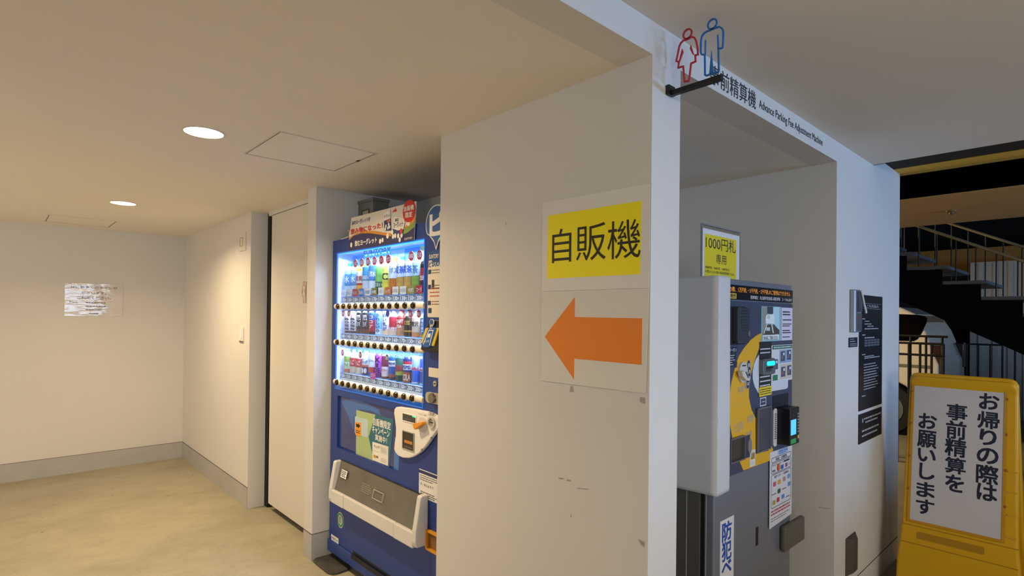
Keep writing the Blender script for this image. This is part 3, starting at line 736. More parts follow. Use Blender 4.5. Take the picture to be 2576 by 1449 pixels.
d_.text(F5, 'タッチ', (pr((1440, 560))[0][0], pr((1440, 590))[0][1], pr((1505, 560))[0][0], pr((1505, 552))[0][1]), .0012, LW, .02)
d_.build('pad_lettering', rd)
d_ = MB().prism(F5, pr((1510, 280), (1525, 250), (1550, 248), (1572, 275), (1568, 320), (1545, 360), (1528, 360), (1512, 310)), -.004, 0, LW)
d_.prism(F5, pr((1516, 282), (1528, 257), (1549, 255), (1565, 278), (1562, 318), (1543, 345), (1530, 345), (1518, 310)), .0004, .001, BL)
d_.text(F5, 'ピ', (pr((1524, 0))[0][0], pr((0, 322))[0][1], pr((1554, 0))[0][0], pr((0, 272))[0][1]), .0016, LW, .03)
d_.build('pin_badge', rd)

# pin sign standing on the machine
FPn = FX(XV - .006)
zv = Z(780, 440, 6.585)
pn = thing('pin_sign', (XV, 2.05, 1.72), 'blue drop-shaped sign with one white character above the sticker column', 'sign')
cx_, cz_ = FPn.uv(1100, 0)[0], 0
top = FPn.uv(1094, 515.5)[1]; tip = FPn.uv(1095, 629)[1]; R_ = .083; uc = FPn.uv(1097.5, 560)[0]; vc = top - R_
def drop(R, tipv):
    a0 = math.radians(-28); out = [(uc, tipv)]
    out += [(uc + R * .16, tipv + R * .35), (uc + R * .45, tipv + R * .75)] if False else []
    return [(uc, tipv), (uc + R * .20, tipv + R * .42), (uc + R * .62, vc - R * .62)] + [(uc + R * math.cos(t), vc + R * math.sin(t)) for t in [math.radians(-30 + i * 240 / 24) for i in range(25)]] + [(uc - R * .62, vc - R * .62), (uc - R * .20, tipv + R * .42)]
MB().prism(FPn, drop(R_, tip), -.004, 0, LW).build('white_border', pn)
MB().prism(FPn, drop(R_ * .93, tip + .012), .0003, .001, mat('#235b9e', .45)).build('blue_face', pn)
MB().text(FPn, 'ピ', (uc - R_ * .55, vc - R_ * .62, uc + R_ * .72, vc + R_ * .55), .0016, LW, .05).build('lettering', pn)

# drink banner clipped on top
bn = thing('drink_banner', (XV, 2.55, 1.77), 'white and navy drink advert banner standing on the vending machine', 'banner')
FBn = FX(1.424)
pb = lambda *a: UV(FBn, zv(*a))
q = MB().prism(FBn, pb((687, 712), (1755, 437), (1722, 1075), (640, 1260), (648, 1000)), -.004, 0, mat('#ded6cb', .5)); q.build('sheet', bn)
q = MB().prism(FBn, pb((648, 1080), (720, 1010), (850, 965), (1000, 965), (1180, 990), (1360, 1020), (1500, 1010), (1600, 960), (1732, 860), (1720, 1080), (640, 1260)), .0002, .0012, mat('#33305e', .5))
q.build('navy_band', bn)
q = MB().prism(FBn, pb((648, 1085), (655, 1040), (760, 975), (900, 930), (1060, 925), (1240, 955), (1380, 975), (1380, 1025), (1180, 993), (1000, 967), (850, 967), (720, 1012)), .0003, .0014, mat('#cf8a2e', .5))
q.prism(FBn, pb((1555, 880), (1640, 800), (1738, 665), (1738, 760), (1640, 850), (1560, 900)), .0003, .0014, mat('#e08a1e', .5))
q.prism(FBn, pb((1555, 900), (1640, 850), (1738, 760), (1735, 860), (1620, 955), (1530, 990)), .0003, .0014, mat('#7fa04a', .5))
q.build('coloured_wave', bn)
q = MB()
def tx(s_, x0, y0, x1, y1, m, bold, slope=0):
    """text along the banner's own horizontals"""
    n_ = len(s_)
    a0 = FBn.uv(*zv((x0, y0))[0]); a1 = FBn.uv(*zv((x1, y1))[0]); return (s_, (a0[0], a1[1], a1[0], a0[1]), m, bold)
for s_, b_, m_, bo in (tx('あのヨーグレットが', 700, 775, 1000, 755, mat('#26386f', .5), .02), tx('飲み物になった！', 680, 890, 1205, 890, mat('#cf2a22', .5), .028), tx('飲むヨーグレット', 748, 1085, 1110, 1130, LW, .04)):
    c_ = (b_[1] + b_[3]) / 2; h_ = {'あ': .021, '飲': .030}[s_[0]]
    q.text(FBn, s_, (b_[0], c_ - h_ / 2, b_[2], c_ + h_ / 2), .002, m_, bo)
b_ = FBn.box(*zv((1570, 1050))[0], *zv((1700, 1045))[0]); q.text(FBn, 'SUNTORY', (b_[0], b_[3] - .009, b_[2], b_[3] + .001), .002, LW, .01)
q.build('lettering', bn)
q = MB(); c_ = FBn.uv(*zv((1645, 600))[0])
q.disc(FBn, c_, .054, .053, .0004, .0027, mat('#c92a22', .5))
q.text(FBn, '自販機', (c_[0] - .042, c_[1] + .002, c_[0] + .042, c_[1] + .026), .0034, LW, .03).text(FBn, '限定', (c_[0] - .03, c_[1] - .03, c_[0] + .03, c_[1] - .004), .0034, LW, .03)
q.build('red_badge', bn)
q = MB()
q.prism(FBn, pb((1225, 640), (1335, 575), (1350, 920), (1240, 930)), .0006, .0024, mat('#2b3566', .5)).prism(FBn, pb((1225, 640), (1335, 575), (1340, 720), (1232, 765)), .0024, .003, WHITE)
q.prism(FBn, pb((1280, 760), (1340, 725), (1340, 775), (1290, 790)), .0024, .003, mat('#d9623a', .5))
q.text(FBn, 'ヨーグレット', FBn.box(*zv((1236, 665))[0], *zv((1328, 700))[0]), .0034, mat('#2b3566', .5), .02)
for x, y in ((1265, 850), (1310, 820), (1300, 880), (1325, 860), (1255, 900)): q.disc(FBn, FBn.uv(*zv((x, y))[0]), .007, .008, .0024, .003, WHITE)
q.build('sweet_box_picture', bn)
q = MB()
q.prism(FBn, pb((1375, 890), (1410, 680), (1560, 720), (1580, 780), (1550, 960), (1540, 1060), (1480, 1110), (1350, 1090), (1352, 1000)), .0006, .0024, mat('#39406e', .5))
q.prism(FBn, pb((1375, 890), (1410, 680), (1560, 720), (1580, 780), (1555, 900), (1460, 920)), .0024, .003, mat('#e6e0d6', .5))
q.text(FBn, 'BIG', FBn.box(*zv((1420, 730))[0], *zv((1475, 762))[0]), .0034, mat('#2b3566', .5), .04).text(FBn, 'ヨーグレット', FBn.box(*zv((1395, 790))[0], *zv((1550, 850))[0]), .0034, mat('#2b3566', .5), .03)
q.disc(FBn, FBn.uv(*zv((1520, 935))[0]), .012, .014, .003, .0041, mat('#cf3a2a', .5))
for x, y in ((1385, 1020), (1420, 1010), (1470, 1010), (1525, 1000), (1495, 1075), (1370, 950)): q.disc(FBn, FBn.uv(*zv((x, y))[0]), .010, .012, .003, .0036, LW)
q.build('bottle_picture', bn)
q = MB()
for x, y, r in ((687, 1160, .012), (1165, 1100, .011), (1205, 1080, .010), (1288, 1010, .012), (1635, 800, .012)): q.disc(FBn, FBn.uv(*zv((x, y))[0]), r, r * 1.15, .0014, .002, LW)
q.prism(FBn, pb((1365, 630), (1390, 580), (1415, 570), (1412, 545), (1440, 585), (1415, 620), (1410, 605), (1390, 610)), .0004, .0016, mat('#cf2a22', .5))
q.build('tablet_picture', bn)
# small clip-on disc and wire left of the banner
t = thing('clip_disc', (1.44, 2.92, 1.845), 'small white-rimmed dark disc with a wire beside the drink banner', 'clip')
Fc_ = FX(1.44); c_ = Fc_.uv(875.5, 588)
MB().disc(Fc_, c_, .014, .021, -.02, .0, mat('#d8d4cc', .4)).disc(Fc_, c_, .010, .016, 0, .002, mat('#262a3c', .2)).build('disc', t)
MB().tube([(1.45, 2.93, c_[1] - .012), (1.445, 2.96, 1.852), (1.442, 3.01, 1.848)], .0035, mat('#e8e0d0', .4)).build('wire', t)

# grey meter box on the niche wall
t = thing('meter_box', (1.66, 3.03, 1.86), 'grey metal meter box mounted above and behind the vending machine', 'meter box')
MG = mat('#74736c', .5, noise=.1, scale=8)
MB().box(1.604, 2.945, 1.855, 1.71, 3.124, 2.09, MG).build('body', t, bevel=.003)
MB().box(1.598, 2.939, 2.088, 1.715, 3.125, 2.106, MG).build('lid', t, bevel=.003)
Fm = FX(1.604)
MB().frame(Fm, (-3.075, 1.9, -2.985, 2.045), .008, 0, .004, mat('#4c4b46', .5)).rect(Fm, (-3.068, 1.905, -2.992, 2.04), 0, .0015, mat('#a9a79d', .15, coat=.5)).build('window', t)
MB().disc(Fm, (-3.03, 1.985), .02, .02, .0015, .008, mat('#c9c6ba', .3)).build('dial', t)

# ------------------------------------------------------------------ drink samples in the display
def drink(row, col, kind, label, bands, cap=None, sleeve=None, texts=(), tagc=None, tagtext='', card=None, cardtext='', h=None, r=None, back=None):
    z0 = (1.526, 1.313, 1.088)[row]; y = ypos(col); x = 1.492
    h = h or {'bottle': .186, 'can': .125, 'pet': .13}[kind]; r = r or {'bottle': .0295, 'can': .0265, 'pet': .027}[kind]
    t = thing('drink_bottle' if kind != 'can' else 'drink_can', (x, y, z0), label, 'drink', ('drinks in the top display row', 'drinks in the middle display row', 'drinks in the bottom display row')[row])
    if kind == 'can':
        shape = [(r * .86, 0), (r, .006), (r, h - .012), (r * .84, h - .002), (r * .84, h)]
        R = lambda f: r
        top = h
    else:
        sh = .74 if kind == 'bottle' else .72
        shape = None; top = h
        def R(f):
            if f < .03: return r * (.88 + 4 * f)
            if f < sh: return r * (1 - .03 * math.sin(f * 60) ** 2)
            if f < .9: return r * (1 - .62 * ((f - sh) / (.9 - sh)) ** 1.4)
            return r * .38
    q = MB(); prof = []; bm = []
    fr = sorted(set([0, .015, .03, .97, 1.0] + [b[0] for b in bands] + [b[1] for b in bands] + [i / 14 for i in range(15)]))
    for i, f in enumerate(fr):
        rr = R(f)
        if kind == 'can': rr = r * (.86 if f == 0 else 1 if f < .92 else 1 - 1.9 * (f - .92))
        prof.append((rr, f * h))
        if i:
            mid = (fr[i - 1] + f) / 2; col_ = next((b[2] for b in bands if b[0] <= mid <= b[1]), bands[-1][2]); bm.append(mat(col_, .3, spec=.5))
    q.lathe((x, y, z0), prof, bm[0], seg=20, bands=bm)
    q.build('body', t)
    if kind == 'can': MB().lathe((x, y, z0 + h), [(r * .84, 0), (r * .84, .002), (r * .74, .002), (r * .72, .001)], mat('#c9ccd2', .25, metal=.8), seg=20).build('lid', t)
    if cap: MB().lathe((x, y, z0 + h * .9), [(r * .44, 0), (r * .44, h * .1), (r * .38, h * .105)], mat(cap, .4), seg=16).build('cap', t)
    if sleeve:
        f0, f1, c_ = sleeve
        MB().lathe((x, y, z0), [(r * 1.005, f0 * h), (r * 1.025, f0 * h + .001), (r * 1.025, f1 * h - .001), (r * 1.005, f1 * h)], mat(c_, .4), seg=20).build('label_sleeve', t)
    if texts:
        q = MB(); phi = math.radians(26)
        for s_, u0, f0, u1, f1, c_, vert in texts:
            fl = Face((0, 0, 0), (1, 0, 0), (0, 1, 0)); g = MB()
            g.text(fl, s_, (u0 * r, f0 * h, u1 * r, f1 * h), 0, mat(c_, .4), .03, 0, vert)
            rr = r * 1.025 + .0007
            q.add([(x - (rr + v.z) * math.cos(phi + v.x / rr), y - (rr + v.z) * math.sin(phi + v.x / rr), z0 + v.y) for v in g.v], g.f, g.mats[0])
        q.build('lettering', t)
    bk = back or ('#8fbdf0', '#b9d2f4', '#8fc4f2')[row]
    hb = (.232, .150, .150)[row]
    MB().rect(FX(1.528), (-y - .0335, z0 - .004, -y + .0335, z0 + hb), 0, .0015, mat(bk, .4)).build('backing_card', t)
    F = FX(1.453)
    if tagc:
        q = MB(); zc = z0 + (.176 if row == 0 else .112); rt = .023 if row == 0 else .018
        q.disc(F, (-y, zc), rt, rt, 0, .0012, mat(tagc, .4))
        if tagtext: q.text(F, tagtext, (-y - rt * .75, zc - rt * .45, -y + rt * .75, zc + rt * .45), .0018, mat('#f4ecec', .5), .02)
        q.build('promo_tag', t)
    if card:
        q = MB().rect(F, (-y - .027, z0 - .006, -y + .027, z0 + (.034 if row == 0 else .026)), 0, .0012, mat(card, .4))
        if cardtext: q.text(F, cardtext, (-y - .022, z0 + .004, -y + .022, z0 + .022), .0018, mat('#f2f0f4', .5) if card not in ('#e9e6f2', '#efe9ee') else mat('#8a90a8', .5), .02)
        q.build('promo_card', t)
    return t
RED = '#c92a3a'
WAT = [(0, .3, '#c5dcf4'), (.3, .62, '#4f9be0'), (.62, .8, '#a9d4f6'), (.8, 1, '#e4f2ff')]
drink(0, 0, 'bottle', 'clear blue mountain water bottle, first in the top display row', WAT, '#2a86d8', (.34, .66, '#4797de'), [('水', -.5, .4, .5, .6, '#f0f6ff', False)], card='#e9e6f2', cardtext='おいしい', back='#3f97e0')
drink(0, 1, 'bottle', 'clear blue mountain water bottle, second in the top display row', WAT, '#2a86d8', (.34, .66, '#4797de'), [('水', -.5, .4, .5, .6, '#f0f6ff', False)], card='#e9e6f2', cardtext='おいしい', back='#3f97e0')
drink(0, 2, 'bottle', 'bottle of yellow orange juice with a red label band in the top display row', [(0, .3, '#e8a91c'), (.3, .36, '#b8342a'), (.36, .72, '#ede2e6'), (.72, 1, '#e8b41c')], '#e8a91c', (.36, .7, '#eadfe4'), [('果実', -.8, .42, .8, .58, '#c0392f', False)], RED, '1位', '#b5303a', 'オレンジ')
drink(0, 3, 'bottle', 'bottle with a green and blue label over white in the top display row', [(0, .42, '#d4dff4'), (.42, 1, '#3f8fd2')], '#3a9a86', (.42, .82, '#3b93c4'), [('GREEN', -.8, .46, .8, .56, '#e6f2fa', False)], '#cc3a66', '600', '#4a78c4', 'DAKARA')
drink(0, 4, 'bottle', 'bottle with a blue swirl label in the top display row', [(0, .4, '#dbe6f6'), (.4, .85, '#4f8fe0'), (.85, 1, '#d0e2fa')], '#e8eefa', (.42, .84, '#4a86d8'), [('天然水', -.8, .52, .8, .68, '#eef4ff', False)], RED, '復活', '#e9e6f2', '果実感')
drink(0, 5, 'bottle', 'green muscat grape drink bottle in the top display row', [(0, .25, '#2f6a52'), (.25, .8, '#7cba5c'), (.8, 1, '#c6e0b4')], '#6f9a4a', (.2, .36, '#27604a'), [('マスカット', -.85, .22, .85, .33, '#eef4ea', False)], '#d42f6a', '限定', '#8a7a3a', '大粒')
drink(0, 6, 'bottle', 'yellow lemon soda bottle with a large letter in the top display row', [(0, .4, '#e0d648'), (.4, 1, '#d4d860')], '#cfd26a', (.36, .62, '#d8dc6a'), [('C', -.6, .4, .6, .58, '#3a4a2a', False)], RED, 'ビタミン', '#e9e6f2', 'レモン')
drink(0, 7, 'bottle', 'orange brown tea bottle with a white label in the top display row', [(0, .42, '#c8752a'), (.42, .82, '#dfe4f4'), (.82, 1, '#a86a3a')], '#c4843a', (.42, .82, '#dbe2f6'), [('イボス', -.9, .56, .9, .72, '#4a66b8', False)], RED, 'ゼロ', '#c86a3a', 'ルイボス')
BAR = [(0, .44, '#c99a4a'), (.44, .8, '#d6def4'), (.8, 1, '#b58a5a')]
drink(0, 8, 'bottle', 'amber barley tea bottle beside the orange brown tea in the top display row', BAR, '#3f86c8', (.44, .82, '#ccd8f6'), [('麦茶', -.9, .54, .9, .74, '#2f4fae', False)], card='#efe9ee', cardtext='ミネラル', back='#3f8fdc')
drink(0, 9, 'bottle', 'amber barley tea bottle beside the green tea in the top display row', BAR, '#3f86c8', (.44, .82, '#ccd8f6'), [('麦茶', -.9, .54, .9, .74, '#2f4fae', False)], card='#efe9ee', cardtext='ミネラル', back='#3f8fdc')
drink(0, 10, 'bottle', 'green tea bottle with a pale label in the top display row', [(0, .44, '#8aa63c'), (.44, .8, '#bfdce8'), (.8, 1, '#93b86a')], '#7ea63c', (.44, .8, '#bcdcec'), [('茶', -.5, .5, .5, .72, '#5a7ea8', False)], RED, '茶葉', '#a8964a', '伊右衛門', back='#9cc08a')
drink(0, 11, 'bottle', 'black and red zero cola bottle, last in the top display row', [(0, .3, '#2a2226'), (.3, .62, '#b02a34'), (.62, 1, '#241c22')], '#2a2228', (.06, .3, '#2a2024'), [('ZERO', -.8, .32, .8, .42, '#f0e6e8', False)], '#c4284a', '150', '#c03048', 'コーラ', back='#7a2848')
BOSS = [(0, .1, '#5a3a34'), (.1, .9, '#d8d6ea'), (.9, 1, '#8f8fa6')]
drink(1, 0, 'can', 'pale coffee can with large dark letters, first in the middle display row', BOSS, None, None, [('BOSS', -.55, .12, .55, .72, '#2f2c44', True)], RED, '微糖')
drink(1, 1, 'can', 'pale coffee can with large dark letters, second in the middle display row', BOSS, None, None, [('BOSS', -.55, .12, .55, .72, '#2f2c44', True)], RED, '微糖')
BLKC = [(0, .2, '#6a3a34'), (.2, 1, '#28262a')]
drink(1, 2, 'can', 'black coffee can with a brown foot beside the pale cans in the middle display row', BLKC, None, None, [('黒豆', -.6, .3, .6, .85, '#cfcad6', True)])
drink(1, 3, 'can', 'black coffee can with a brown foot beside the red and blue can', BLKC, None, None, [('黒豆', -.6, .3, .6, .85, '#cfcad6', True)])
drink(1, 4, 'can', 'red and dark blue can in the middle display row', [(0, .12, '#3a2428'), (.12, .62, '#a8283a'), (.62, 1, '#2f4fa0')], None, None, [('ココア', -.5, .25, .5, .85, '#f2dfe2', True)])
drink(1, 5, 'can', 'light blue can with vertical white and navy writing in the middle display row', [(0, .25, '#cfe2f6'), (.25, 1, '#7fb4ea')], None, None, [('うれしいの', -.5, .1, .5, .92, '#27408a', True)])
drink(1, 6, 'can', 'cream coloured milk can with blue writing in the middle display row', [(0, .25, '#e0c8a8'), (.25, 1, '#e6e6f0')], None, None, [('白い乳が', -.5, .18, .5, .92, '#3f66b4', True)])
drink(1, 7, 'pet', 'short red and white bottle with a violet tag in the middle display row', [(0, .2, '#e2c8b8'), (.2, .34, '#efe6ea'), (.34, .75, '#b83240'), (.75, 1, '#e6d8e2')], '#d8c8dc', None, [('バランス', -.8, .22, .8, .34, '#b83a40', False)], '#5a50b8', '')
drink(1, 8, 'pet', 'short red brown tea bottle with white writing in the middle display row', [(0, .4, '#c08a6a'), (.4, .8, '#a83a34'), (.8, 1, '#c46a5a')], '#c0504a', None, [('CRAFT', -.8, .5, .8, .64, '#f0e2dc', False), ('TEA', -.5, .32, .5, .44, '#f0e2dc', False)])
drink(1, 9, 'pet', 'dark brown black coffee bottle in the middle display row', [(0, .18, '#4a3822'), (.18, .24, '#b58a3a'), (.24, 1, '#3a2e22')], '#2a2622', None, [('BOSS', -.6, .45, .6, .6, '#b59a5a', False)])
drink(1, 10, 'pet', 'beige milk tea bottle with a red tag card in the middle display row', [(0, .18, '#d88a5a'), (.18, .8, '#d6c2ac'), (.8, 1, '#e2d4c6')], '#cfc0d6', None, [('贅沢', -.7, .4, .7, .58, '#4a3a30', False)], '#d4506a', '新')
drink(1, 11, 'pet', 'slate grey labelled tea bottle, last in the middle display row', [(0, .12, '#9aa04a'), (.12, .7, '#5a6278'), (.7, 1, '#8fae4a')], '#7a9a3a', None, [('伊右衛門', -.4, .14, .4, .68, '#e2e4ee', True)], RED, '限定')
drink(2, 0, 'pet', 'pale green juice bottle with a red tag, first in the bottom display row', [(0, .15, '#c86a4a'), (.15, .45, '#c6dcc0'), (.45, .7, '#8ab45a'), (.7, 1, '#d2e2d2')], '#8ac07a', None, [('アイ', -.5, .2, .5, .4, '#3a7a5a', False)], RED, '限定')
APL = [(0, .3, '#d2c8b8'), (.3, .66, '#b83444'), (.66, 1, '#d6d2c8')]
drink(2, 1, 'pet', 'small milky bottle with a red label beside the pale green juice', APL, '#8fb0d0', (.3, .66, '#b8303f'), [('りんご', -.5, .38, .5, .58, '#f0d8da', False)])
drink(2, 2, 'pet', 'small milky bottle with a red label beside the white and navy bottle', APL, '#8fb0d0', (.3, .66, '#b8303f'), [('りんご', -.5, .38, .5, .58, '#f0d8da', False)])
drink(2, 3, 'pet', 'white and navy yogurt drink bottle with white dots in the bottom display row', [(0, .36, '#27356e'), (.36, .44, '#c8604a'), (.44, 1, '#cfe0f4')], '#e6eaf4', None, [('ヨーグ', -.8, .5, .8, .64, '#27356e', False), ('●●', -.6, .1, .6, .3, '#eef0f8', False)], RED, '限定')
drink(2, 4, 'can', 'slim white and blue can with a red fruit picture in the bottom display row', [(0, .18, '#3a4a9a'), (.18, .4, '#b83a44'), (.4, 1, '#d2e6f6')], None, None, [('なっちゃん', -.7, .62, .7, .74, '#3a5a8a', False)])
drink(2, 5, 'can', 'violet energy can above a pink card in the bottom display row', [(0, .2, '#6a3a74'), (.2, .9, '#b84fe0'), (.9, 1, '#6a4a8a')], None, None, [('X', -.6, .64, .6, .86, '#3a1a4a', False), ('I', -.2, .44, .2, .6, '#3a1a4a', False), ('DE', -.7, .22, .7, .4, '#3a1a4a', False)], card='#d848b0', cardtext='エナジー')
drink(2, 6, 'can', 'maroon and white striped can in the bottom display row', [(0, .1, '#7a3a34'), (.1, .5, '#e2d4dc'), (.5, .95, '#7a2a4a'), (.95, 1, '#cfc0c8')], None, None, [('ドクター', -.7, .3, .7, .42, '#a83a4a', False)])
drink(2, 7, 'can', 'blue cola can with an olive tag above in the bottom display row', [(0, .12, '#4a3a44'), (.12, .25, '#9a5a5a'), (.25, 1, '#2f58b0')], None, (.55, .78, '#d6dcec'), [('pepsi', -.8, .6, .8, .74, '#28407e', False)], '#6a6a3a', 'ZERO')
drink(2, 8, 'can', 'dark green citrus soda can in the bottom display row', [(0, .25, '#2f4a4a'), (.25, .42, '#a8b44a'), (.42, 1, '#3a6a62')], None, None, [('DEW', -.8, .38, .8, .64, '#c93a4a', False)], r=.029)
drink(2, 9, 'can', 'navy and brown cola can with a round emblem in the bottom display row', [(0, .42, '#a0522e'), (.42, .5, '#27356e'), (.5, .72, '#e2e6ee'), (.72, .84, '#b83440'), (.84, 1, '#2a3068')], None, None, [('PEPSI', -.8, .54, .8, .68, '#2a3a7a', False), ('COLA', -.8, .1, .8, .34, '#f0dcd0', False)], r=.029)
RB = [(0, .08, '#b8bcc8'), (.08, .48, '#3f6ad0'), (.48, .62, '#c9cede'), (.62, 1, '#a8c4ee')]
drink(2, 10, 'can', 'tall blue and silver energy drink can, second from last in the bottom row', RB, None, None, [('RedBull', -.85, .5, .85, .6, '#c93048', False)], h=.135, r=.025)
drink(2, 11, 'can', 'tall violet and silver energy drink can, last in the bottom display row', [(0, .08, '#b8bcc8'), (.08, .48, '#564a8a'), (.48, .62, '#c9cede'), (.62, 1, '#5a6ad6')], None, None, [('RedBull', -.85, .5, .85, .6, '#c93048', False)], h=.135, r=.025)

# ------------------------------------------------------------------ the parking payment machine
YP = 1.0
FM = FY(YP)
pm = thing('payment_machine', (2.3, 1.2, 0), 'grey parking payment machine with a navy and yellow front panel', 'payment machine')
pl, pr_ = 1.951, 2.667
pt = 1.573
BODY = mat('#787c86', .38, metal=.25, noise=.05, scale=5)
SIDE = mat('#5f5c56', .45, metal=.2, noise=.08, scale=4)
MB().box(pl, YP, .02, pr_, YP + .042, pt, BODY).build('front_door', pm, bevel=.008, bseg=3)
MB().box(pl + .004, YP + .042, .03, pr_ - .004, YP + .056, pt - .006, mat('#0b0b0c', .7)).build('door_gap', pm)
MB().box(pl, YP + .056, .02, pr_, 1.42, pt, SIDE).build('cabinet', pm, bevel=.003)
FS = FX(pl)
for x in (1727, 1776): u = FS.uv(x, 1350)[0]; MB().rect(FS, (u - .0012, .03, u + .0012, pt - .02), .0002, .0012, mat('#b8b6ae', .4)).build('side_seam', pm)
MB().box(pl + .02, YP + .02, 0, pr_ - .02, 1.4, .03, BLACK).build('plinth', pm)
zA, zB, zC, zD = Z(1690, 540, 4.024), Z(1800, 700, 5.574), Z(1800, 860, 4.025), Z(1690, 1100, 4.1514)
mb = lambda z, *a: zb(FM, z, *a)
mp_ = lambda z, *a: UV(FM, z(*a))
PB = mat('#3d4358', .45, noise=.04, scale=4)
b = (pl + .006, FM.uv(1934, 1158)[1], FM.uv(1991.5, 760)[0], FM.uv(1900, 760)[1])
bot = FM.uv(1934, 1160)[1]
MB().rect(FM, b, 0, .004, PB, .006).build('control_panel', pm)
# top display strip
tb = (pl + .02, FM.uv(1900, 757)[1], FM.uv(1990.7, 740)[0], FM.uv(1900, 722)[1])
hd = MB().rect(FM, tb, 0, .006, mat('#101014', .3), .003).build('header_display', pm)
AMB = mat('#e0912c', .5, emit=.35); LWH = mat('#d6d6da', .5)
q = MB(); hh = tb[3] - tb[1]
ul, ur = FM.uv(1831, 735)[0], FM.uv(1984, 740)[0]
q.text(FM, 'の際、1万円札・5千円札・2千円札のご使用はできません', (ul, tb[1] + hh * .52, ur, tb[1] + hh * .86), .0066, AMB, .01)
ul, ur = FM.uv(1884, 757)[0], FM.uv(1988, 757)[0]
q.text(FM, '駐車場名：名古屋市営金城ふ頭駐車場　コードNo.5477', (ul, tb[1] + hh * .10, ur, tb[1] + hh * .36), .0066, LWH, .01)
u0_, u1_ = FM.uv(1826, 752)[0], FM.uv(1848, 752)[0]
q.rect(FM, (u0_ - .05, tb[1] + hh * .06, u1_, tb[1] + hh * .42), .006, .007, mat('#e6c62a', .5))
q.text(FM, '2階西', (FM.uv(1830, 752)[0], tb[1] + hh * .1, u1_ - .006, tb[1] + hh * .38), .0076, INK, .02)
q.build('display_lettering', hd)
# yellow sweep
YEL = mat('#dca612', .5)
yl = mp_(zB, (630, 765), (560, 800), (470, 870), (380, 980), (310, 1090), (285, 1160)) + mp_(zC, (208, 215), (205, 258), (185, 262), (150, 400), (125, 560), (122, 660), (133, 830), (158, 975), (268, 950), (268, 1015), (268, 1105), (265, 1195), (230, 1205), (270, 1300), (540, 1200), (572, 1085), (535, 1028), (525, 1100), (393, 1130), (393, 770), (350, 680), (325, 560), (325, 440), (345, 330), (380, 200), (430, 60)) + mp_(zB, (600, 895), (630, 880))
MB().prism(FM, yl, .004, .0052, YEL).build('yellow_band', pm)
q = MB().prism(FM, mp_(zC, (430, 128), (400, 170), (378, 225), (364, 300), (366, 380), (385, 450), (425, 522), (700, 475), (718, 465), (722, 445), (722, 300), (722, 128)), .004, .005, mat('#cfd2da', .45))
q.build('white_patch', pm)
# intercom
q = MB().rect(FM, mb(zA, 555, 925, 725, 1310), .004, .008, mat('#17181c', .4), .006).rect(FM, mb(zA, 600, 937, 722, 1296), .008, .026, mat('#33353c', .45), .012)
ic = q.build('intercom', pm)
q = MB(); FI = FY(YP - .026); g0 = FM.uv(*zA((672, 1060))[0])
for i in range(-4, 5):
    hw = .034 * math.sqrt(1 - (i / 5) ** 2); q.rect(FI, (g0[0] - hw, g0[1] + i * .011 - .002, g0[0] + hw, g0[1] + i * .011 + .002), 0, .001, mat('#1a1b20', .6))
q.build('speaker_slots', ic)
MB().disc(FI, FM.uv(*zA((706, 1203))[0]), .008, .012, 0, .006, mat('#8d8f96', .3, metal=.5)).build('call_button', ic)
q = MB().rect(FM, (FM.uv(1818, 880)[0], FM.uv(1850, 887)[1], FM.uv(1851, 880)[0], FM.uv(1840, 873)[1]), .004, .005, mat('#1d2230', .5))
q.text(FM, 'インターホン', (FM.uv(1822, 880)[0], FM.uv(1840, 885)[1], FM.uv(1849, 880)[0], FM.uv(1840, 875.5)[1]), .0058, LWH, .01)
q.rect(FM, (pl + .1, FM.uv(1840, 923)[1], FM.uv(1849, 900)[0], FM.uv(1840, 889)[1]), .004, .0048, mat('#23273a', .5))
q.lines(FM, (FM.uv(1824, 880)[0], FM.uv(1830, 921)[1], FM.uv(1846, 880)[0], FM.uv(1830, 892)[1]), 5, .0056, LWH, .3, 21)
q.build('intercom_label', pm)
# video sticker and notices
FS2 = Face((0, YP - .0045, 0), (1, 0, 0), (0, 0, 1))
q = MB().rect(FM, mb(zA, 895, 925, 1090, 1275), .004, .0065, mat('#8fc0c4', .4))
q.prism(FM, mp_(zA, (900, 928), (955, 930), (950, 1030), (930, 1080), (925, 1210), (900, 1200)), .0066, .0072, mat('#8c9488', .5))
q.prism(FM, mp_(zA, (948, 930), (1005, 932), (1005, 1010), (950, 1000)), .0072, .0078, mat('#3c4650', .5))
q.prism(FM, mp_(zA, (1010, 935), (1070, 935), (1070, 1160), (1030, 1150), (1005, 1040)), .0072, .0078, mat('#b6dbe6', .4))
q.prism(FM, mp_(zA, (900, 1215), (940, 1110), (1020, 1115), (1070, 1170), (1070, 1215)), .0074, .008, mat('#4a463e', .5))
q.prism(FM, mp_(zA, (935, 1015), (1005, 1005), (1018, 1035), (1018, 1105), (930, 1100), (928, 1050)), .008, .0088, mat('#e6ecec', .4))
q.prism(FM, mp_(zA, (945, 1022), (972, 1020), (972, 1052), (945, 1054)), .0088, .0094, mat('#b9c9c6', .4))
q.prism(FM, mp_(zA, (938, 1105), (948, 1105), (914, 1205), (906, 1205)), .008, .009, mat('#d9dcd8', .4)).prism(FM, mp_(zA, (985, 1105), (995, 1105), (1012, 1200), (1002, 1200)), .008, .009, mat('#d9dcd8', .4))
q.prism(FM, mp_(zA, (935, 1140), (972, 1140), (972, 1175), (935, 1175)), .008, .009, mat('#c3ccd4', .4))
q.prism(FM, mp_(zA, (898, 1222), (1062, 1210), (1062, 1262), (898, 1272)), .008, .009, mat('#e3e8e6', .5))
bx = mb(zA, 905, 1228, 1052, 1255); q.text(FM, '車の前にご利用ください', (bx[0], bx[1] - .004, bx[2], bx[3]), .0096, mat('#56606a', .5), .01)
q.build('picture_sticker', pm)
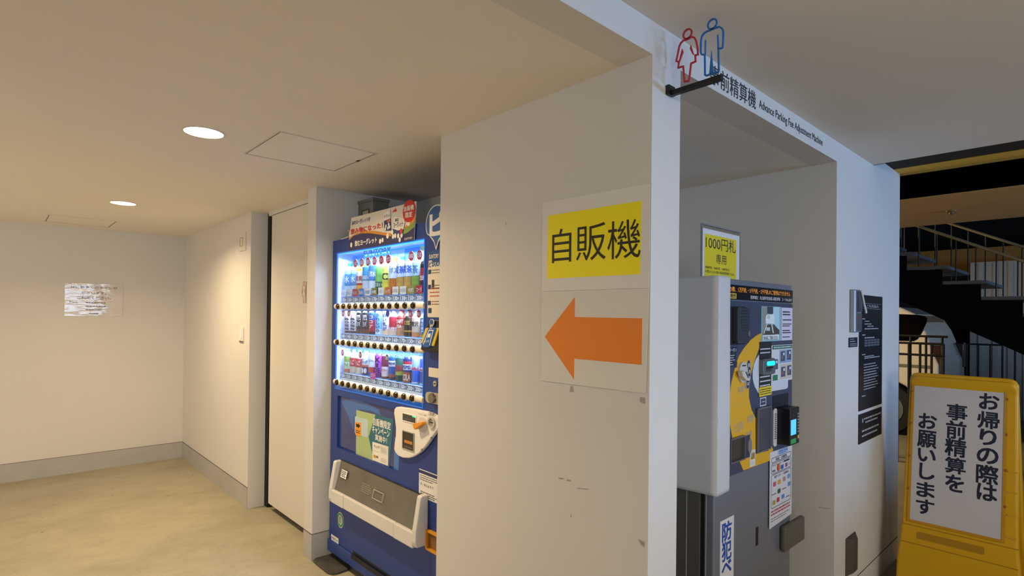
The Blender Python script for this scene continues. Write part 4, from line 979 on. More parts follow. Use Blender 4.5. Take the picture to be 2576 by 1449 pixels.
q = MB().rect(FM, mb(zA, 1098, 940, 1205, 1268), .004, .006, mat('#d6cfe0', .5))
bx = mb(zA, 1108, 965, 1195, 1255)
for k, (f0, f1) in enumerate(((.80, .98), (.62, .70), (.42, .55), (.18, .33), (.04, .1))):
    q.lines(FM, (bx[0], bx[1] + (bx[3] - bx[1]) * f0, bx[2], bx[1] + (bx[3] - bx[1]) * f1), 1 + (f1 - f0 > .12), .0066, mat('#2d2a3a', .5), .5, 30 + k)
q.build('instruction_note', pm)
# ticket reader column
DK = mat('#221c1a', .5)
q = MB().rect(FM, mb(zC, 430, 2, 548, 165), .0052, .0068, DK)
bx = mb(zC, 435, 55, 540, 122); q.lines(FM, bx, 2, .0074, LWH, .32, 41, .1); q.build('reader_caption', pm)
q = MB().rect(FM, mb(zC, 428, 325, 545, 465), .0052, .0068, DK)
bx = mb(zC, 433, 335, 540, 450); q.lines(FM, bx, 3, .0074, LWH, .3, 42, .1)
q.build('reader_caption', pm)
rd = MB().rect(FM, mb(zC, 428, 172, 550, 318), .0052, .024, mat('#5b6066', .4), .012).build('card_reader', pm, bevel=.003)
FR = FY(YP - .024)
q = MB().rect(FR, mb(zC, 462, 196, 541, 230), .0, .002, mat('#19d8cf', .4, emit=1.3), .012); q.build('status_light', rd)
q = MB().rect(FR, mb(zC, 455, 252, 520, 262), 0, .002, BLACK)
bx = mb(zC, 455, 262, 515, 290)
for i in range(5): q.rect(FR, (bx[0] + i * .011, bx[1], bx[0] + i * .011 + .003, bx[3]), 0, .001, INK)
q.build('card_slot', rd)
q = MB().rect(FM, mb(zC, 425, 462, 550, 530), .0068, .0078, mat('#e0c51e', .5)); q.lines(FM, mb(zC, 432, 475, 545, 520), 3, .0084, INK, .35, 44, .1); q.build('yellow_note', pm)
# green headed sheet
bs = (FM.uv(1937, 900)[0], FM.uv(1937, 963)[1], FM.uv(1989, 900)[0], FM.uv(1989, 865.5)[1])
q = MB().rect(FM, bs, .0054, .0072, mat('#d3d6d6', .5)); hgt = bs[3] - bs[1]; wid = bs[2] - bs[0]
sb = lambda a, c, e, g: (bs[0] + wid * a, bs[1] + hgt * c, bs[0] + wid * e, bs[1] + hgt * g)
q.rect(FM, sb(.03, .89, .98, .985), .0072, .0078, mat('#1f6a48', .5)); q.lines(FM, sb(.08, .915, .94, .96), 1, .0084, LWH, .7, 45, 0)
q.rect(FM, sb(.36, .5, .96, .86), .0072, .0078, mat('#8fa5c4', .5)).rect(FM, sb(.4, .06, .95, .46), .0072, .0078, mat('#c9bcae', .5))
for a, c in ((.08, .35), (.42, .55), (.72, .57), (.44, .12), (.74, .14)):
    q.rect(FM, sb(a, c, a + .2, c + .27), .0078, .0084, mat('#4a5266', .5)).rect(FM, sb(a + .1, c + .16, a + .17, c + .23), .0084, .0088, mat('#dfe3ea', .5)).rect(FM, sb(a + .04, c + .05, a + .1, c + .15), .0084, .0088, mat('#8a6a64', .5))
q.rect(FM, sb(.05, .05, .28, .2), .0072, .0078, mat('#2a7a50', .5))
q.build('guide_sheet', pm)
# coin slot and lever
q = MB().rect(FM, mb(zC, 214, 206, 288, 402), .0052, .014, mat('#c6c4c0', .35), .03)
q.rect(FM, mb(zC, 232, 232, 272, 243), .014, .015, INK)
cs = q.build('coin_slot', pm, bevel=.003)
FCs = FY(YP - .014)
MB().prism(FCs, UV(FCs, zC((222, 300), (258, 290), (306, 372), (300, 392), (270, 385), (232, 345))), 0, .018, mat('#cfccc6', .3)).prism(FCs, UV(FCs, zC((254, 298), (266, 296), (292, 360), (280, 364))), .018, .0186, mat('#3c3a38', .4)).build('lever', cs, bevel=.003)
for i, (x, y) in enumerate(((320, 230), (322, 296), (316, 362), (299, 422))):
    c_ = FM.uv(*zC((x, y))[0]); e_ = i * .0016; q = MB().disc(FM, c_, .0155, .021, .0053, .0062 + e_, mat('#c9c6be', .5)).disc(FM, c_, .0135, .019, .0062, .0067 + e_, mat('#2c3046', .5))
    q.text(FM, ('500', '100', '50', '10')[i], (c_[0] - .009, c_[1] - .006, c_[0] + .009, c_[1] + .006), .0074 + e_, LWH, .02).build('coin_mark', pm)
GR = mat('#b9a98c', .5)
q = MB()
for s_, a in (('硬貨', (216, 455, 278, 502)), ('紙幣', (310, 750, 374, 798)), ('つり銭', (168, 825, 260, 878)), ('取消', (297, 912, 355, 952))):
    bx = mb(zC, *a); q.text(FM, s_, (bx[0], bx[1], bx[2], bx[3]), .006, GR, .02)
for a in ((238, 520, 255, 540), (335, 808, 352, 828), (195, 890, 238, 915), (305, 965, 345, 990)): q.lines(FM, mb(zC, *a), 1, .006, GR, .4, 3, 0)
bx = mb(zC, 440, 568, 500, 640); q.frame(FM, bx, .004, .0042, .0052, LWH); q.text(FM, '1000', (bx[0] + .012, bx[1] + .02, bx[2] - .012, bx[3] - .02), .0052, LWH, .02)
q.build('panel_lettering', pm)
q = MB().rect(FM, (FM.uv(1898, 1080)[0], FM.uv(1915, 1133)[1], FM.uv(1931, 1080)[0], FM.uv(1915, 1023)[1]), .0052, .012, mat('#54545a', .4, metal=.3), .003)
q.frame(FM, (FM.uv(1898, 1080)[0], FM.uv(1915, 1133)[1], FM.uv(1931, 1080)[0], FM.uv(1915, 1023)[1]), .005, .012, .016, mat('#77777c', .4, metal=.3)); q.build('banknote_slot', pm)
bx = (FM.uv(1829, 1130)[0], FM.uv(1845, 1161)[1], FM.uv(1866, 1130)[0], FM.uv(1845, 1099)[1])
MB().rect(FM, bx, .0052, .008, mat('#3a3832', .3, coat=.4), .004).frame(FM, bx, .006, .006, .016, mat('#6f7074', .35, metal=.4), .004).build('change_tray', pm)
bx = mb(zC, 268, 1018, 345, 1098)
c_ = FM.uv(*zC((322, 1052))[0]); MB().rect(FM, (bx[0], c_[1] - .045, c_[0] + .01, c_[1] + .045), .005, .0062, mat('#33384c', .5)).disc(FM, c_, .017, .03, .006, .012, mat('#8d8d8c', .35, metal=.3)).build('cancel_button', pm)
bx = (FM.uv(1883, 1150)[0], FM.uv(1889, 1172)[1], FM.uv(1896, 1150)[0], FM.uv(1889, 1131)[1])
q = MB().rect(FM, bx, .0052, .0066, mat('#d6d4cc', .5)); uc_ = (bx[0] + bx[2]) / 2; vc_ = (bx[1] + bx[3]) / 2
q.prism(FM, [(uc_ - .016, vc_ - .005), (uc_ + .016, vc_ - .005), (uc_, vc_ + .03)], .0066, .0072, mat('#c99a1e', .5)); q.text(FM, '注意', (bx[0] + .006, bx[3] - .035, bx[2] - .006, bx[3] - .012), .0072, INK, .01)
q.lines(FM, (bx[0] + .008, bx[1] + .01, bx[2] - .008, vc_ - .02), 3, .0072, INK, .2, 51); q.build('warning_label', pm)
# contactless terminal
MB().rect(FM, (FM.uv(1941, 1000)[0], FM.uv(1960, 1026)[1], FM.uv(1980, 1000)[0], FM.uv(1960, 992)[1]), .0005, .0056, mat('#060608', .6)).build('terminal_mount', pm)
tl = FM.uv(1950, 1100)[0]; yf = .938; FT = FY(yf)
tu0, tu1 = tl, FT.uv(2011, 1080)[0]; tv0, tv1 = FT.uv(1998, 1119)[1], FT.uv(1998, 1026)[1]
tm = MB().box(tu0, yf, tv0, tu1, YP - .004, tv1, mat('#101012', .3)).build('card_terminal', pm, bevel=.004)
w_ = tu1 - tu0
MB().rect(FT, (tu0 + w_ * .07, tv0 + .045, tu0 + w_ * .62, tv1 - .05), 0, .001, mat('#4fb2f0', .3, emit=.95)).build('screen', tm)
q = MB().rect(FT, (tu0 + w_ * .07, tv0 + .008, tu0 + w_ * .6, tv0 + .028), 0, .0015, mat('#2f8a4a', .4, emit=.25)).disc(FT, (tu0 + w_ * .86, tv0 + .03), .008, .008, 0, .001, mat('#d8b24a', .4))
gp = (tv1 - tv0 - .07) / 7
for i in range(7): q.rect(FT, (tu0 + w_ * .78, tv0 + .05 + i * gp, tu0 + w_ * .92, tv0 + .05 + i * gp + .007), 0, .001, mat('#8d8d92', .5))
q.prism(FT, [(tu0 + w_ * .22, tv1 - .035), (tu0 + w_ * .38, tv1 - .035), (tu0 + w_ * .3, tv1 - .02)], 0, .001, mat('#3a3a40', .5))
q.build('terminal_marks', tm)
bx = (FM.uv(1942, 1080)[0], FM.uv(1946, 1122)[1], FM.uv(1950, 1080)[0], FM.uv(1946, 1027)[1])
q = MB().rect(FM, bx, .004, .008, mat('#d4d4d8', .5), .012); q.lines(FM, (bx[0] + .006, bx[1] + .03, bx[2] - .006, bx[3] - .02), 14, .0086, mat('#4a4a52', .5), .5, 61, .1); q.build('terminal_label', pm)
# hanging list of accepted payments
bs = (FM.uv(1932.5, 1200)[0], FM.uv(1931, 1331)[1], FM.uv(1988, 1200)[0], FM.uv(1935, 1137)[1])
hgt = bs[3] - bs[1]; wid = bs[2] - bs[0]
pay = MB().prism(FM, [(bs[0], bs[1]), (bs[2], bs[1] + .012), (bs[2], bs[3] - .004), (bs[0], bs[3])], .005, .0068, mat('#d2d0d2', .6)).build('payment_list', pm)
q = MB(); IK = mat('#3a3540', .5)
q.rect(FM, sb(.34, .925, .8, .99), .0068, .0074, mat('#9cb4dc', .5)); q.text(FM, '支払方法', sb(.38, .955, .76, .982), .008, mat('#3f5fae', .5), .01); q.lines(FM, sb(.4, .93, .7, .945), 1, .008, mat('#3f5fae', .5), .5, 1, 0)
def rf(a, c, e, g): q.frame(FM, sb(a, c, e, g), .0022, .0068, .0074, IK, .01)
rf(.06, .85, .95, .915); q.text(FM, '現金・回数券', sb(.25, .862, .75, .9), .0075, IK, .01)
rf(.06, .70, .95, .84); q.text(FM, 'クレジットカード', sb(.1, .795, .6, .825), .0075, IK, .01); q.rect(FM, sb(.62, .8, .88, .822), .0068, .0074, mat('#2a2228', .5))
q.text(FM, 'VISA', sb(.09, .725, .24, .752), .0075, mat('#27306e', .5), .03)
c_ = sb(.3, .73, .3, .75); q.disc(FM, (c_[0] + .012, c_[1] + .01), .012, .016, .0068, .0074, mat('#b8402e', .5)).disc(FM, (c_[0] + .024, c_[1] + .01), .010, .016, .0074, .0078, mat('#d2702e', .5))
q.rect(FM, sb(.47, .718, .6, .775), .0068, .0074, mat('#2a5cae', .5)).rect(FM, sb(.68, .725, .78, .775), .0068, .0074, mat('#8a4a4c', .5)).lines(FM, sb(.83, .73, .93, .77), 3, .0074, mat('#8a8890', .5), .4, 4, 0)
rf(.06, .25, .95, .69); q.text(FM, '電子マネー・交通系IC', sb(.2, .635, .85, .668), .0075, IK, .01)
for a, c, co in ((.14, .53, '#c4567a'), (.34, .53, '#d69a2e'), (.57, .54, '#b58a82'), (.78, .55, '#6f9ac4'), (.34, .41, '#3a5a3e'), (.8, .44, '#6a8fc0'), (.12, .29, '#b09a34'), (.3, .3, '#b83a4a'), (.52, .31, '#4a8ac8')):
    q.rect(FM, sb(a, c, a + .13, c + .06), .0068, .0074, mat(co, .5), .006)
for a, c in ((.1, .42), (.55, .43), (.72, .3)): q.lines(FM, sb(a, c, a + .18, c + .02), 1, .0074, mat('#6a5a68', .5), .6, int(a * 99), 0)
q.lines(FM, sb(.06, .15, .94, .23), 2, .0074, mat('#b04a4e', .5), .5, 71, .1); q.lines(FM, sb(.06, .07, .9, .13), 2, .0074, mat('#6a6068', .5), .3, 72, .2)
q.build('payment_marks', pay)
# vertical anti-crime strip, key slot and lock cover
bs2 = (FM.uv(1811, 1350)[0], .12, FM.uv(1845, 1350)[0], FM.uv(1830, 1303)[1])
q = MB().rect(FM, bs2, .0002, .0015, mat('#dad9d8', .5)); c0_ = FM.uv(1816, 1320)[0]; c1_ = FM.uv(1839, 1320)[0]
for ch, y0, y1 in (('防', 1312, 1358), ('犯', 1361, 1407), ('ベ', 1410, 1440)):
    q.text(FM, ch, (c0_, FM.uv(1828, y1)[1], c1_, FM.uv(1828, y0)[1]), .0022, mat('#1f4aa0', .5), .03)
q.build('warning_strip', pm)
MB().rect(FM, (FM.uv(1901, 1350)[0], FM.uv(1904, 1372)[1], FM.uv(1907, 1350)[0], FM.uv(1904, 1326)[1]), .0002, .001, BLACK).build('key_slot', pm)
hu0 = FM.uv(1960, 1345)[0]; hy = .972; FH = FY(hy); hu1 = FH.uv(2026, 1335)[0]; hv1, hv0 = FH.uv(1999, 1314)[1], FH.uv(1999, 1377)[1]
hu1 = min(hu1, 2.80)
lc = MB().box(hu0, hy, hv0, hu1, YP - .0005, hv1, mat('#5c554b', .45, noise=.08)).build('lock_cover', pm, bevel=.012, bseg=3)

# paper sheet wrapped over the machine's side
pc_ = MB()
FSp = FX(pl - .004)
zt, zbm = FSp.uv(1780, 697)[1], FSp.uv(1780, 1248)[1]
PW = mat('#c6c6c6', .75, noise=.03, scale=4)
def sheet_grid(cols, rows, fn):
    return [fn(i / cols, j / rows) for j in range(rows + 1) for i in range(cols + 1)], [(j * (cols + 1) + i, j * (cols + 1) + i + 1, (j + 1) * (cols + 1) + i + 1, (j + 1) * (cols + 1) + i) for j in range(rows) for i in range(cols)]
def dent(a, b):     # a crease pinched into the fold a third of the way up
    return .006 * math.exp(-((b - .34) / .02) ** 2 - ((a - 1) / .12) ** 2)
def side_sheet(a, b):
    y = 1.40 - (1.40 - YP + .0115) * a
    x = pl - .007 - .010 * math.sin(a * 2.6 + 1.2 * b) ** 2 * (1 - a) - .004 * math.sin(3.1 * b + 2 * a) ** 2 * (1 - a) + dent(a, b)
    return x, y, zbm + (zt + .004 - zbm) * b + .006 * a * (1 - b)
def front_sheet(a, b):
    return pl - .007 + .094 * a + dent(1 - a, b) + .004 * a * math.sin(4 * b) * (1 - b), YP - .0115 - .002 * math.sin(a * 3) - .003 * (1 - b) * a, zbm + .006 * (1 - b) + .006 * a * (1 - b) + (zt + .004 - zbm) * b
for fn in (side_sheet, front_sheet):
    v_, f_ = sheet_grid(16, 60, fn); pc_.add(v_, f_, PW, True)
ob = pc_.build('paper_cover')
bm = bmesh.new(); bm.from_mesh(ob.data); bmesh.ops.solidify(bm, geom=bm.faces[:], thickness=-.0006); bm.to_mesh(ob.data); bm.free()
tag(ob, 'blank white paper wrapped over the side of the parking payment machine', 'paper sheet')

# yellow notice in an acrylic holder on top of the machine
FN = FY(1.06)
t = thing('note_holder', (2.26, 1.065, pt), 'yellow bank note notice in a clear holder on top of the payment machine', 'notice holder')
a0 = FN.uv(1766, 576); a1 = FN.uv(1858, 700); a2 = FN.uv(1858, 590)
MB().rect(FN, (a0[0], pt, a1[0], FN.uv(1810, 583)[1]), .001, .0022, mat('#eeeeee', .5)).build('card', t)
y0 = FN.uv(1810, 588)[1]; yb2 = (FN.uv(1771, 600)[0], pt, FN.uv(1851, 600)[0], y0 - .012)
MB().rect(FN, yb2, .0022, .003, mat('#f2de1e', .5)).build('yellow_panel', t)
q = MB(); ht = yb2[3] - yb2[1]
q.text(FN, '1000円札', (FN.uv(1773.5, 600)[0], FN.uv(1810, 631)[1], FN.uv(1849, 600)[0], FN.uv(1810, 599)[1]), .0035, INK, .004)
q.text(FN, '専用', (FN.uv(1799.5, 650)[0], FN.uv(1812, 665)[1], FN.uv(1825, 650)[0], FN.uv(1812, 641)[1]), .0035, INK, .008)
fu0, fu1 = FN.uv(1772, 680)[0], FN.uv(1846, 680)[0]
q.text(FN, '10000円札・5000円札・2000円札は、', (fu0, FN.uv(1810, 680)[1], fu1 - .04, FN.uv(1810, 673)[1]), .0035, INK)
q.text(FN, '3F西または1F東の事前精算機でのみ、', (fu0, FN.uv(1810, 690)[1], fu1, FN.uv(1810, 683)[1]), .0035, INK)
q.build('lettering', t)
acr = glass_mat('acrylic', '#ffffff', .015)
hz = FN.uv(1812, 573)[1]
MB().rect(FN, (a0[0] - .006, pt, a1[0] + .006, hz), .0045, .0062, acr).rect(FN, (a0[0] - .006, pt, a1[0] + .006, hz), -.002, 0, acr).build('acrylic_sleeve', t)
MB().rect(FN, (a0[0] - .008, pt, a0[0] - .005, hz), -.002, .0064, mat('#8d9198', .3)).rect(FN, (a0[0] - .006, hz - .004, a1[0] + .006, hz), -.002, .0064, mat('#7f838a', .3)).build('sleeve_edge', t)

# ------------------------------------------------------------------ fittings on the pillar at the right
FPl = FY(Y0)
def panel_text(q, F, b, d, m, rows, seed):
    w, h = b[2] - b[0], b[3] - b[1]
    for k, (x0, x1, y, th) in enumerate(rows):
        q.lines(F, (b[0] + w * x0, b[3] - h * (y + th), b[0] + w * x1, b[3] - h * y), 1, d, m, .6, seed + k, .06)
t = thing('rules_board', (3.4, Y0, .95), 'tall black board of parking rules in small white print on the pillar', 'board')
BB = mat('#1b1c22', .35, noise=.08, scale=4); TXT = mat('#a9abb2', .5)
b = (3.2, .957, 3.604, 1.548)
MB().rect(FPl, b, .0005, .004, BB).build('board', t)
q = MB(); w, h = .404, .591
q.rect(FPl, (b[0] + w * .15, b[3] - h * .073, b[2] - w * .08, b[3] - h * .071), .004, .0045, TXT).rect(FPl, (b[0] + w * .15, b[3] - h * .118, b[2] - w * .08, b[3] - h * .116), .004, .0045, TXT)
q.text(FPl, 'ご利用案内', (b[0] + w * .28, b[3] - h * .108, b[2] - w * .2, b[3] - h * .082), .0046, TXT, .01)
rows = [(.1, .22, .2, .016), (.2, .4, .222, .013), (.2, .5, .245, .015), (.32, .6, .265, .015), (.2, .85, .287, .016), (.1, .24, .34, .016), (.2, .65, .365, .018), (.1, .24, .51, .016), (.2, .62, .53, .015), (.2, .88, .545, .015)]
rows += [(.18, .72 + .12 * ((i * 7) % 3) / 2, .60 + i * .024, .014) for i in range(10)] + [(.1, .26, .87, .016)]
panel_text(q, FPl, b, .0046, TXT, rows, 100)
q.build('lettering', t)
q = MB(); TB = mat('#5a5f6c', .5)
for i in range(5):
    for j in range(3): q.rect(FPl, (b[0] + w * (.2 + i * .135), b[3] - h * (.45 - j * .022), b[0] + w * (.32 + i * .135), b[3] - h * (.433 - j * .022)), .004, .0046, TB)
q.build('fee_table', t)
t = thing('lower_rules_board', (3.4, Y0, .79), 'short black board with larger white print under the tall black board', 'board')
b = (3.2, .79, 3.604, .94)
MB().rect(FPl, b, .0005, .004, BB).build('board', t)
q = MB(); panel_text(q, FPl, b, .0046, TXT, [(.2, .95, .16, .09), (.26, .8, .29, .09), (.12, .9, .55, .1), (.12, .8, .72, .1)], 200); q.disc(FPl, (b[0] + .06, b[3] - .036), .008, .012, .004, .0046, TXT); q.build('lettering', t)
t = thing('small_plate', (3.12, Y0, 1.28), 'small dark plate just below the silver box on the pillar', 'plate')
b = (FPl.uv(2134, 860)[0], FPl.uv(2145, 873)[1], FPl.uv(2155.5, 860)[0], FPl.uv(2145, 849)[1])
MB().rect(FPl, b, .0005, .003, mat('#262b3a', .4)).build('plate', t)
q = MB(); panel_text(q, FPl, b, .0036, TXT, [(.1, .6, .12, .1), (.1, .7, .32, .16), (.1, .95, .6, .12), (.1, .9, .78, .1)], 300); q.build('lettering', t)
# silver telephone-like box, seen from its side
t = thing('wall_phone_box', (3.14, Y0, 1.36), 'slim silver box with a hanging white strap on the pillar', 'wall box')
SIL = mat('#9aa2ae', .3, metal=.5)
bx0 = FPl.uv(2137, 780)[0]
yfr = -FX(bx0).uv(2151, 780)[0]; FBx = FY(yfr); bx1 = FBx.uv(2168, 780)[0]
bz0, bz1 = FPl.uv(2138, 836)[1], FPl.uv(2138, 728)[1]
MB().box(bx0, yfr, bz0, bx1, Y0 - .0005, bz1, SIL).build('body', t, bevel=.005)
w_ = bx1 - bx0; h_ = bz1 - bz0
MB().rect(FBx, (bx0 + w_ * .3, bz0 + h_ * .48, bx1 - .006, bz1 - .008), 0, .004, mat('#4a505c', .25, metal=.3)).build('upper_panel', t)
MB().rect(FBx, (bx0 + w_ * .3, bz0 + .008, bx1 - .006, bz0 + h_ * .44), 0, .003, mat('#6f7784', .25, metal=.5)).disc(FBx, (bx0 + w_ * .5, bz0 + h_ * .36), .006, .006, .003, .005, mat('#b8423a', .4)).build('lower_panel', t)
q = MB()
pts = [FBx.p(*FBx.uv(x, y), .008) for x, y in ((2162, 732), (2166, 748), (2170, 768), (2174, 782), (2174, 788))]
q.tube(pts, .005, mat('#d2d4d6', .4)).build('strap', t)
# rubber bumper
t = thing('wall_bumper', (3.08, Y0, .1), 'dark faceted rubber bumper low on the pillar', 'bumper')
RB_ = mat('#4a443c', .6, noise=.15, scale=9)
bu0, bu1 = FPl.uv(2126, 1395)[0], FPl.uv(2151, 1395)[0]
bv0, bv1 = .18, .365
um = (bu0 + bu1) / 2
vs = [FPl.p(bu0, bv0), FPl.p(bu1, bv0), FPl.p(bu1, bv1), FPl.p(bu0, bv1), FPl.p(um - .045, bv0 + .02, .03), FPl.p(um + .01, bv0 + .02, .03), FPl.p(um + .01, bv1 - .01, .03), FPl.p(um - .045, bv1 - .01, .03)]
MB().add(vs, [(4, 5, 6, 7), (0, 1, 5, 4), (1, 2, 6, 5), (2, 3, 7, 6), (3, 0, 4, 7), (3, 2, 1, 0)], RB_).build('block', t, bevel=.004)

# ------------------------------------------------------------------ the yellow sign stand
lean = .128
XS0 = 3.455
FSg = Face((XS0, 0, 0), (0, -1, 0), (lean, 0, 1))
st = thing('sign_stand', (3.6, .54, 0), 'yellow plastic sign stand with a white panel of vertical dark writing', 'sign stand')
YS = mat('#d6a406', .42, noise=.08, scale=5)
c1, c2, c3, c4 = FSg.uv(2298.8, 956.8), FSg.uv(2530.6, 975.8), FSg.uv(2287.4, 1307.2), FSg.uv(2521.9, 1360.2)
pu0, pu1, pv0, pv1 = (c1[0] + c3[0]) / 2, (c2[0] + c4[0]) / 2, (c3[1] + c4[1]) / 2, (c1[1] + c2[1]) / 2
tu = FSg.uv(2295, 936)[1]
ou0, ou1 = pu0 - .02, pu1 + .045
bu0, bu1 = pu0 - .05, pu1 + .075
outer = [(bu0, .0), (bu1, .0), (bu1 - .002, .18), (ou1 + .012, pv0 - .02), (ou1, tu - .03), (ou1 - .012, tu - .006), (ou1 - .035, tu), (ou0 + .03, tu), (ou0 + .008, tu - .008), (ou0, tu - .03), (ou0 - .012, pv0 - .02), (bu0 + .002, .18)]
MB().prism(FSg, outer, -.05, .0, YS).build('front_shell', st, bevel=.012, bseg=3)
Fb = Face((XS0 + .40, 0, 0), (0, -1, 0), (-.20, 0, 1))
outer_b = [(u, v * 1.002) for u, v in outer]
MB().prism(Fb, outer_b, 0, .05, YS).build('back_shell', st, bevel=.012, bseg=3)
MB().box(XS0 + .03, -bu1 + .03, .02, XS0 + .37, -bu0 - .03, .06, YS).build('water_tank', st)
MB().frame(FSg, (pu0 - .008, pv0 - .008, pu1 + .008, pv1 + .008), .012, 0, .006, mat('#c08a10', .45)).build('panel_frame', st)
MB().rect(FSg, (pu0, pv0, pu1, pv1), 0, .003, mat('#c6c4c8', .5, noise=.03)).build('sign_panel', st)
q = MB(); zS = Z(2220, 900, 2.64); IS = mat('#141a34', .5)
def column(chars, boxes):
    for ch, (x0, y0, x1, y1) in zip(chars, boxes):
        cx, cyy = (x0 + x1) / 2, (y0 + y1) / 2
        u_0 = FSg.uv(*zS((x0, cyy))[0])[0]; u_1 = FSg.uv(*zS((x1, cyy))[0])[0]
        v_0 = FSg.uv(*zS((cx, y1))[0])[1]; v_1 = FSg.uv(*zS((cx, y0))[0])[1]
        q.text(FSg, ch, (u_0, v_0, u_1, v_1), .0036, IS, .028)
column('お帰りの際は', ((645, 240, 775, 342), (633, 360, 775, 470), (650, 478, 755, 580), (630, 602, 768, 702), (625, 715, 768, 838), (630, 842, 760, 948)))
column('事前精算を', ((428, 310, 562, 415), (425, 422, 555, 538), (418, 540, 555, 655), (418, 665, 552, 768), (420, 780, 540, 888)))
column('お願いします', ((243, 372, 360, 470), (235, 485, 358, 595), (238, 608, 352, 690), (248, 705, 345, 808), (230, 828, 345, 925), (225, 942, 342, 1038)))
q.build('lettering', st)
for v in (.12, .3, .48, .66):
    for u, s_ in ((pu0 - .006, 1), (pu1 + .006, -1)): MB().rect(FSg, (u - .004, pv0 + (pv1 - pv0) * (v + .05) * 1.3 - .006, u + .004, pv0 + (pv1 - pv0) * (v + .05) * 1.3 + .006), .003, .008, mat('#8f5a1c', .5)).build('panel_clip', st)
gx = FSg.box(2310, 1352, 2487, 1400)
MB().rect(FSg, (pu0 + .035, pv0 - .085, pu1 - .065, pv0 - .05), -.001, .0012, mat('#a97c0a', .5), .006).build('grip_recess', st)
for v in (pv0 - .025, pv0 - .115): MB().rect(FSg, (ou0 - .012, v - .002, ou1 + .012, v + .002), -.001, .0012, mat('#a07608', .5)).build('moulded_groove', st)
for f in (.03, .17, .32, .45): 
    v = pv0 + (pv1 - pv0) * f; MB().rect(FSg, (pu1 + .014, v - .003, ou1 + .004, v + .003), 0, .004, mat('#cf9f2a', .45)).build('rib', st)

# ------------------------------------------------------------------ outside: stairs, fence, car, walls
STL = mat('#040404', .9, spec=.1)
stair = thing('outdoor_staircase', (6.6, .5, 0), 'black steel outdoor staircase with thin rails descending past the opening', 'staircase')
XA, XB = 6.15, 7.25
FA = FX(XA)
lo = [FA.uv(*p) for p in ((2265, 757), (2440, 838), (2515, 868), (2576, 893))]
slope = (lo[-1][1] - lo[0][1]) / (lo[-1][0] - lo[0][0])
zat = lambda u: lo[0][1] + (u - lo[0][0]) * slope
u_s, u_e = lo[0][0] - 1.2, lo[-1][0] + 1.2
for x0, x1, nm in ((XA, XA + .02, 'stringer'), (XB, XB + .02, 'stringer')):
    F = FX(x0)
    MB().prism(F, [(u_s, zat(u_s)), (u_e, zat(u_e)), (u_e, zat(u_e) + .26), (u_s, zat(u_s) + .26)], -.02, 0, STL).build(nm, stair)
TRD = mat('#565f68', .4, metal=.3)
tr = [FA.uv(*p) for p in ((2280, 672), (2335, 700), (2405, 728), (2470, 752), (2540, 783))]
du = .265; uu = tr[0][0] - 2 * du; k = 0
while uu < u_e - .2:
    z_ = zat(uu) + .335
    MB().box(XA + .02, -uu - .30, z_ - .028, XB, -uu, z_, TRD).box(XA + .02, -uu - .02, z_ - .2, XB, -uu, z_ - .028, STL).build('tread', stair)
    MB().prism(FA, [(uu, zat(uu) + .2), (uu + du, zat(uu + du) + .2), (uu + du, zat(uu) + .30), (uu, zat(uu) + .30)], -.02, -.001, STL).build('step_plate', stair)
    uu += du; k += 1
for X, p0, p1 in ((XA + .04, (2310, 569), (2576, 658)), (XB - .04, (2392, 563), (2576, 622))):
    F = FX(X); a, b = F.uv(*p0), F.uv(*p1); sl = (b[1] - a[1]) / (b[0] - a[0])
    ua, ue = a[0] - 1.0, b[0] + .8
    MB().tube([F.p(ua, a[1] + (ua - a[0]) * sl), F.p(ue, a[1] + (ue - a[0]) * sl)], .013, mat('#8a7f5e', .4, metal=.2), 8).build('handrail', stair, label='pale thin handrail')
    u = ua + .06; k = 0
    while u < ue:
        zt_ = a[1] + (u - a[0]) * sl
        MB().tube([F.p(u, zat(u) + .22), F.p(u, zt_)], .0055, mat('#14140f', .6), 6).build('baluster', stair)
        u += .135; k += 1

FNC = mat('#0c0b0d', .6)
def fence(X, u0, u1, z0, zt_, step, label, rails, group=None):
    t = thing('bar_fence', (X, -(u0 + u1) / 2, z0), label, 'fence'); F = FX(X)
    for z_ in rails: MB().tube([F.p(u0, z_), F.p(u1, z_)], .012, FNC, 6).build('rail', t)
    u = u0
    while u <= u1 + 1e-6:
        MB().tube([F.p(u, z0), F.p(u, zt_)], .011, FNC, 6).build('bar', t); u += step
    return t
Fh = FX(6.75)
ra = [Fh.uv(2320, y)[1] for y in (846, 864, 893)]
fence(6.75, Fh.uv(2180, 870)[0], Fh.uv(2374, 870)[0], -.02, ra[1], .093, 'dark double-railed bar fence in front of the white car', (ra[1], ra[2]))
fence(6.95, FX(6.95).uv(2180, 870)[0], FX(6.95).uv(2384, 870)[0], -.02, FX(6.95).uv(2330, 846)[1], .132, 'second dark bar fence just behind, along the white car', (FX(6.95).uv(2330, 846)[1],))
Fj = FX(8.3)
fence(9.6, FX(9.6).uv(2432, 870)[0], FX(9.6).uv(2640, 870)[0], -.02, FX(9.6).uv(2510, 868)[1], FX(9.6).uv(2490.5, 900)[0] - FX(9.6).uv(2460.5, 900)[0], 'dark bar fence in front of the pale corrugated wall', (FX(9.6).uv(2510, 868)[1],))

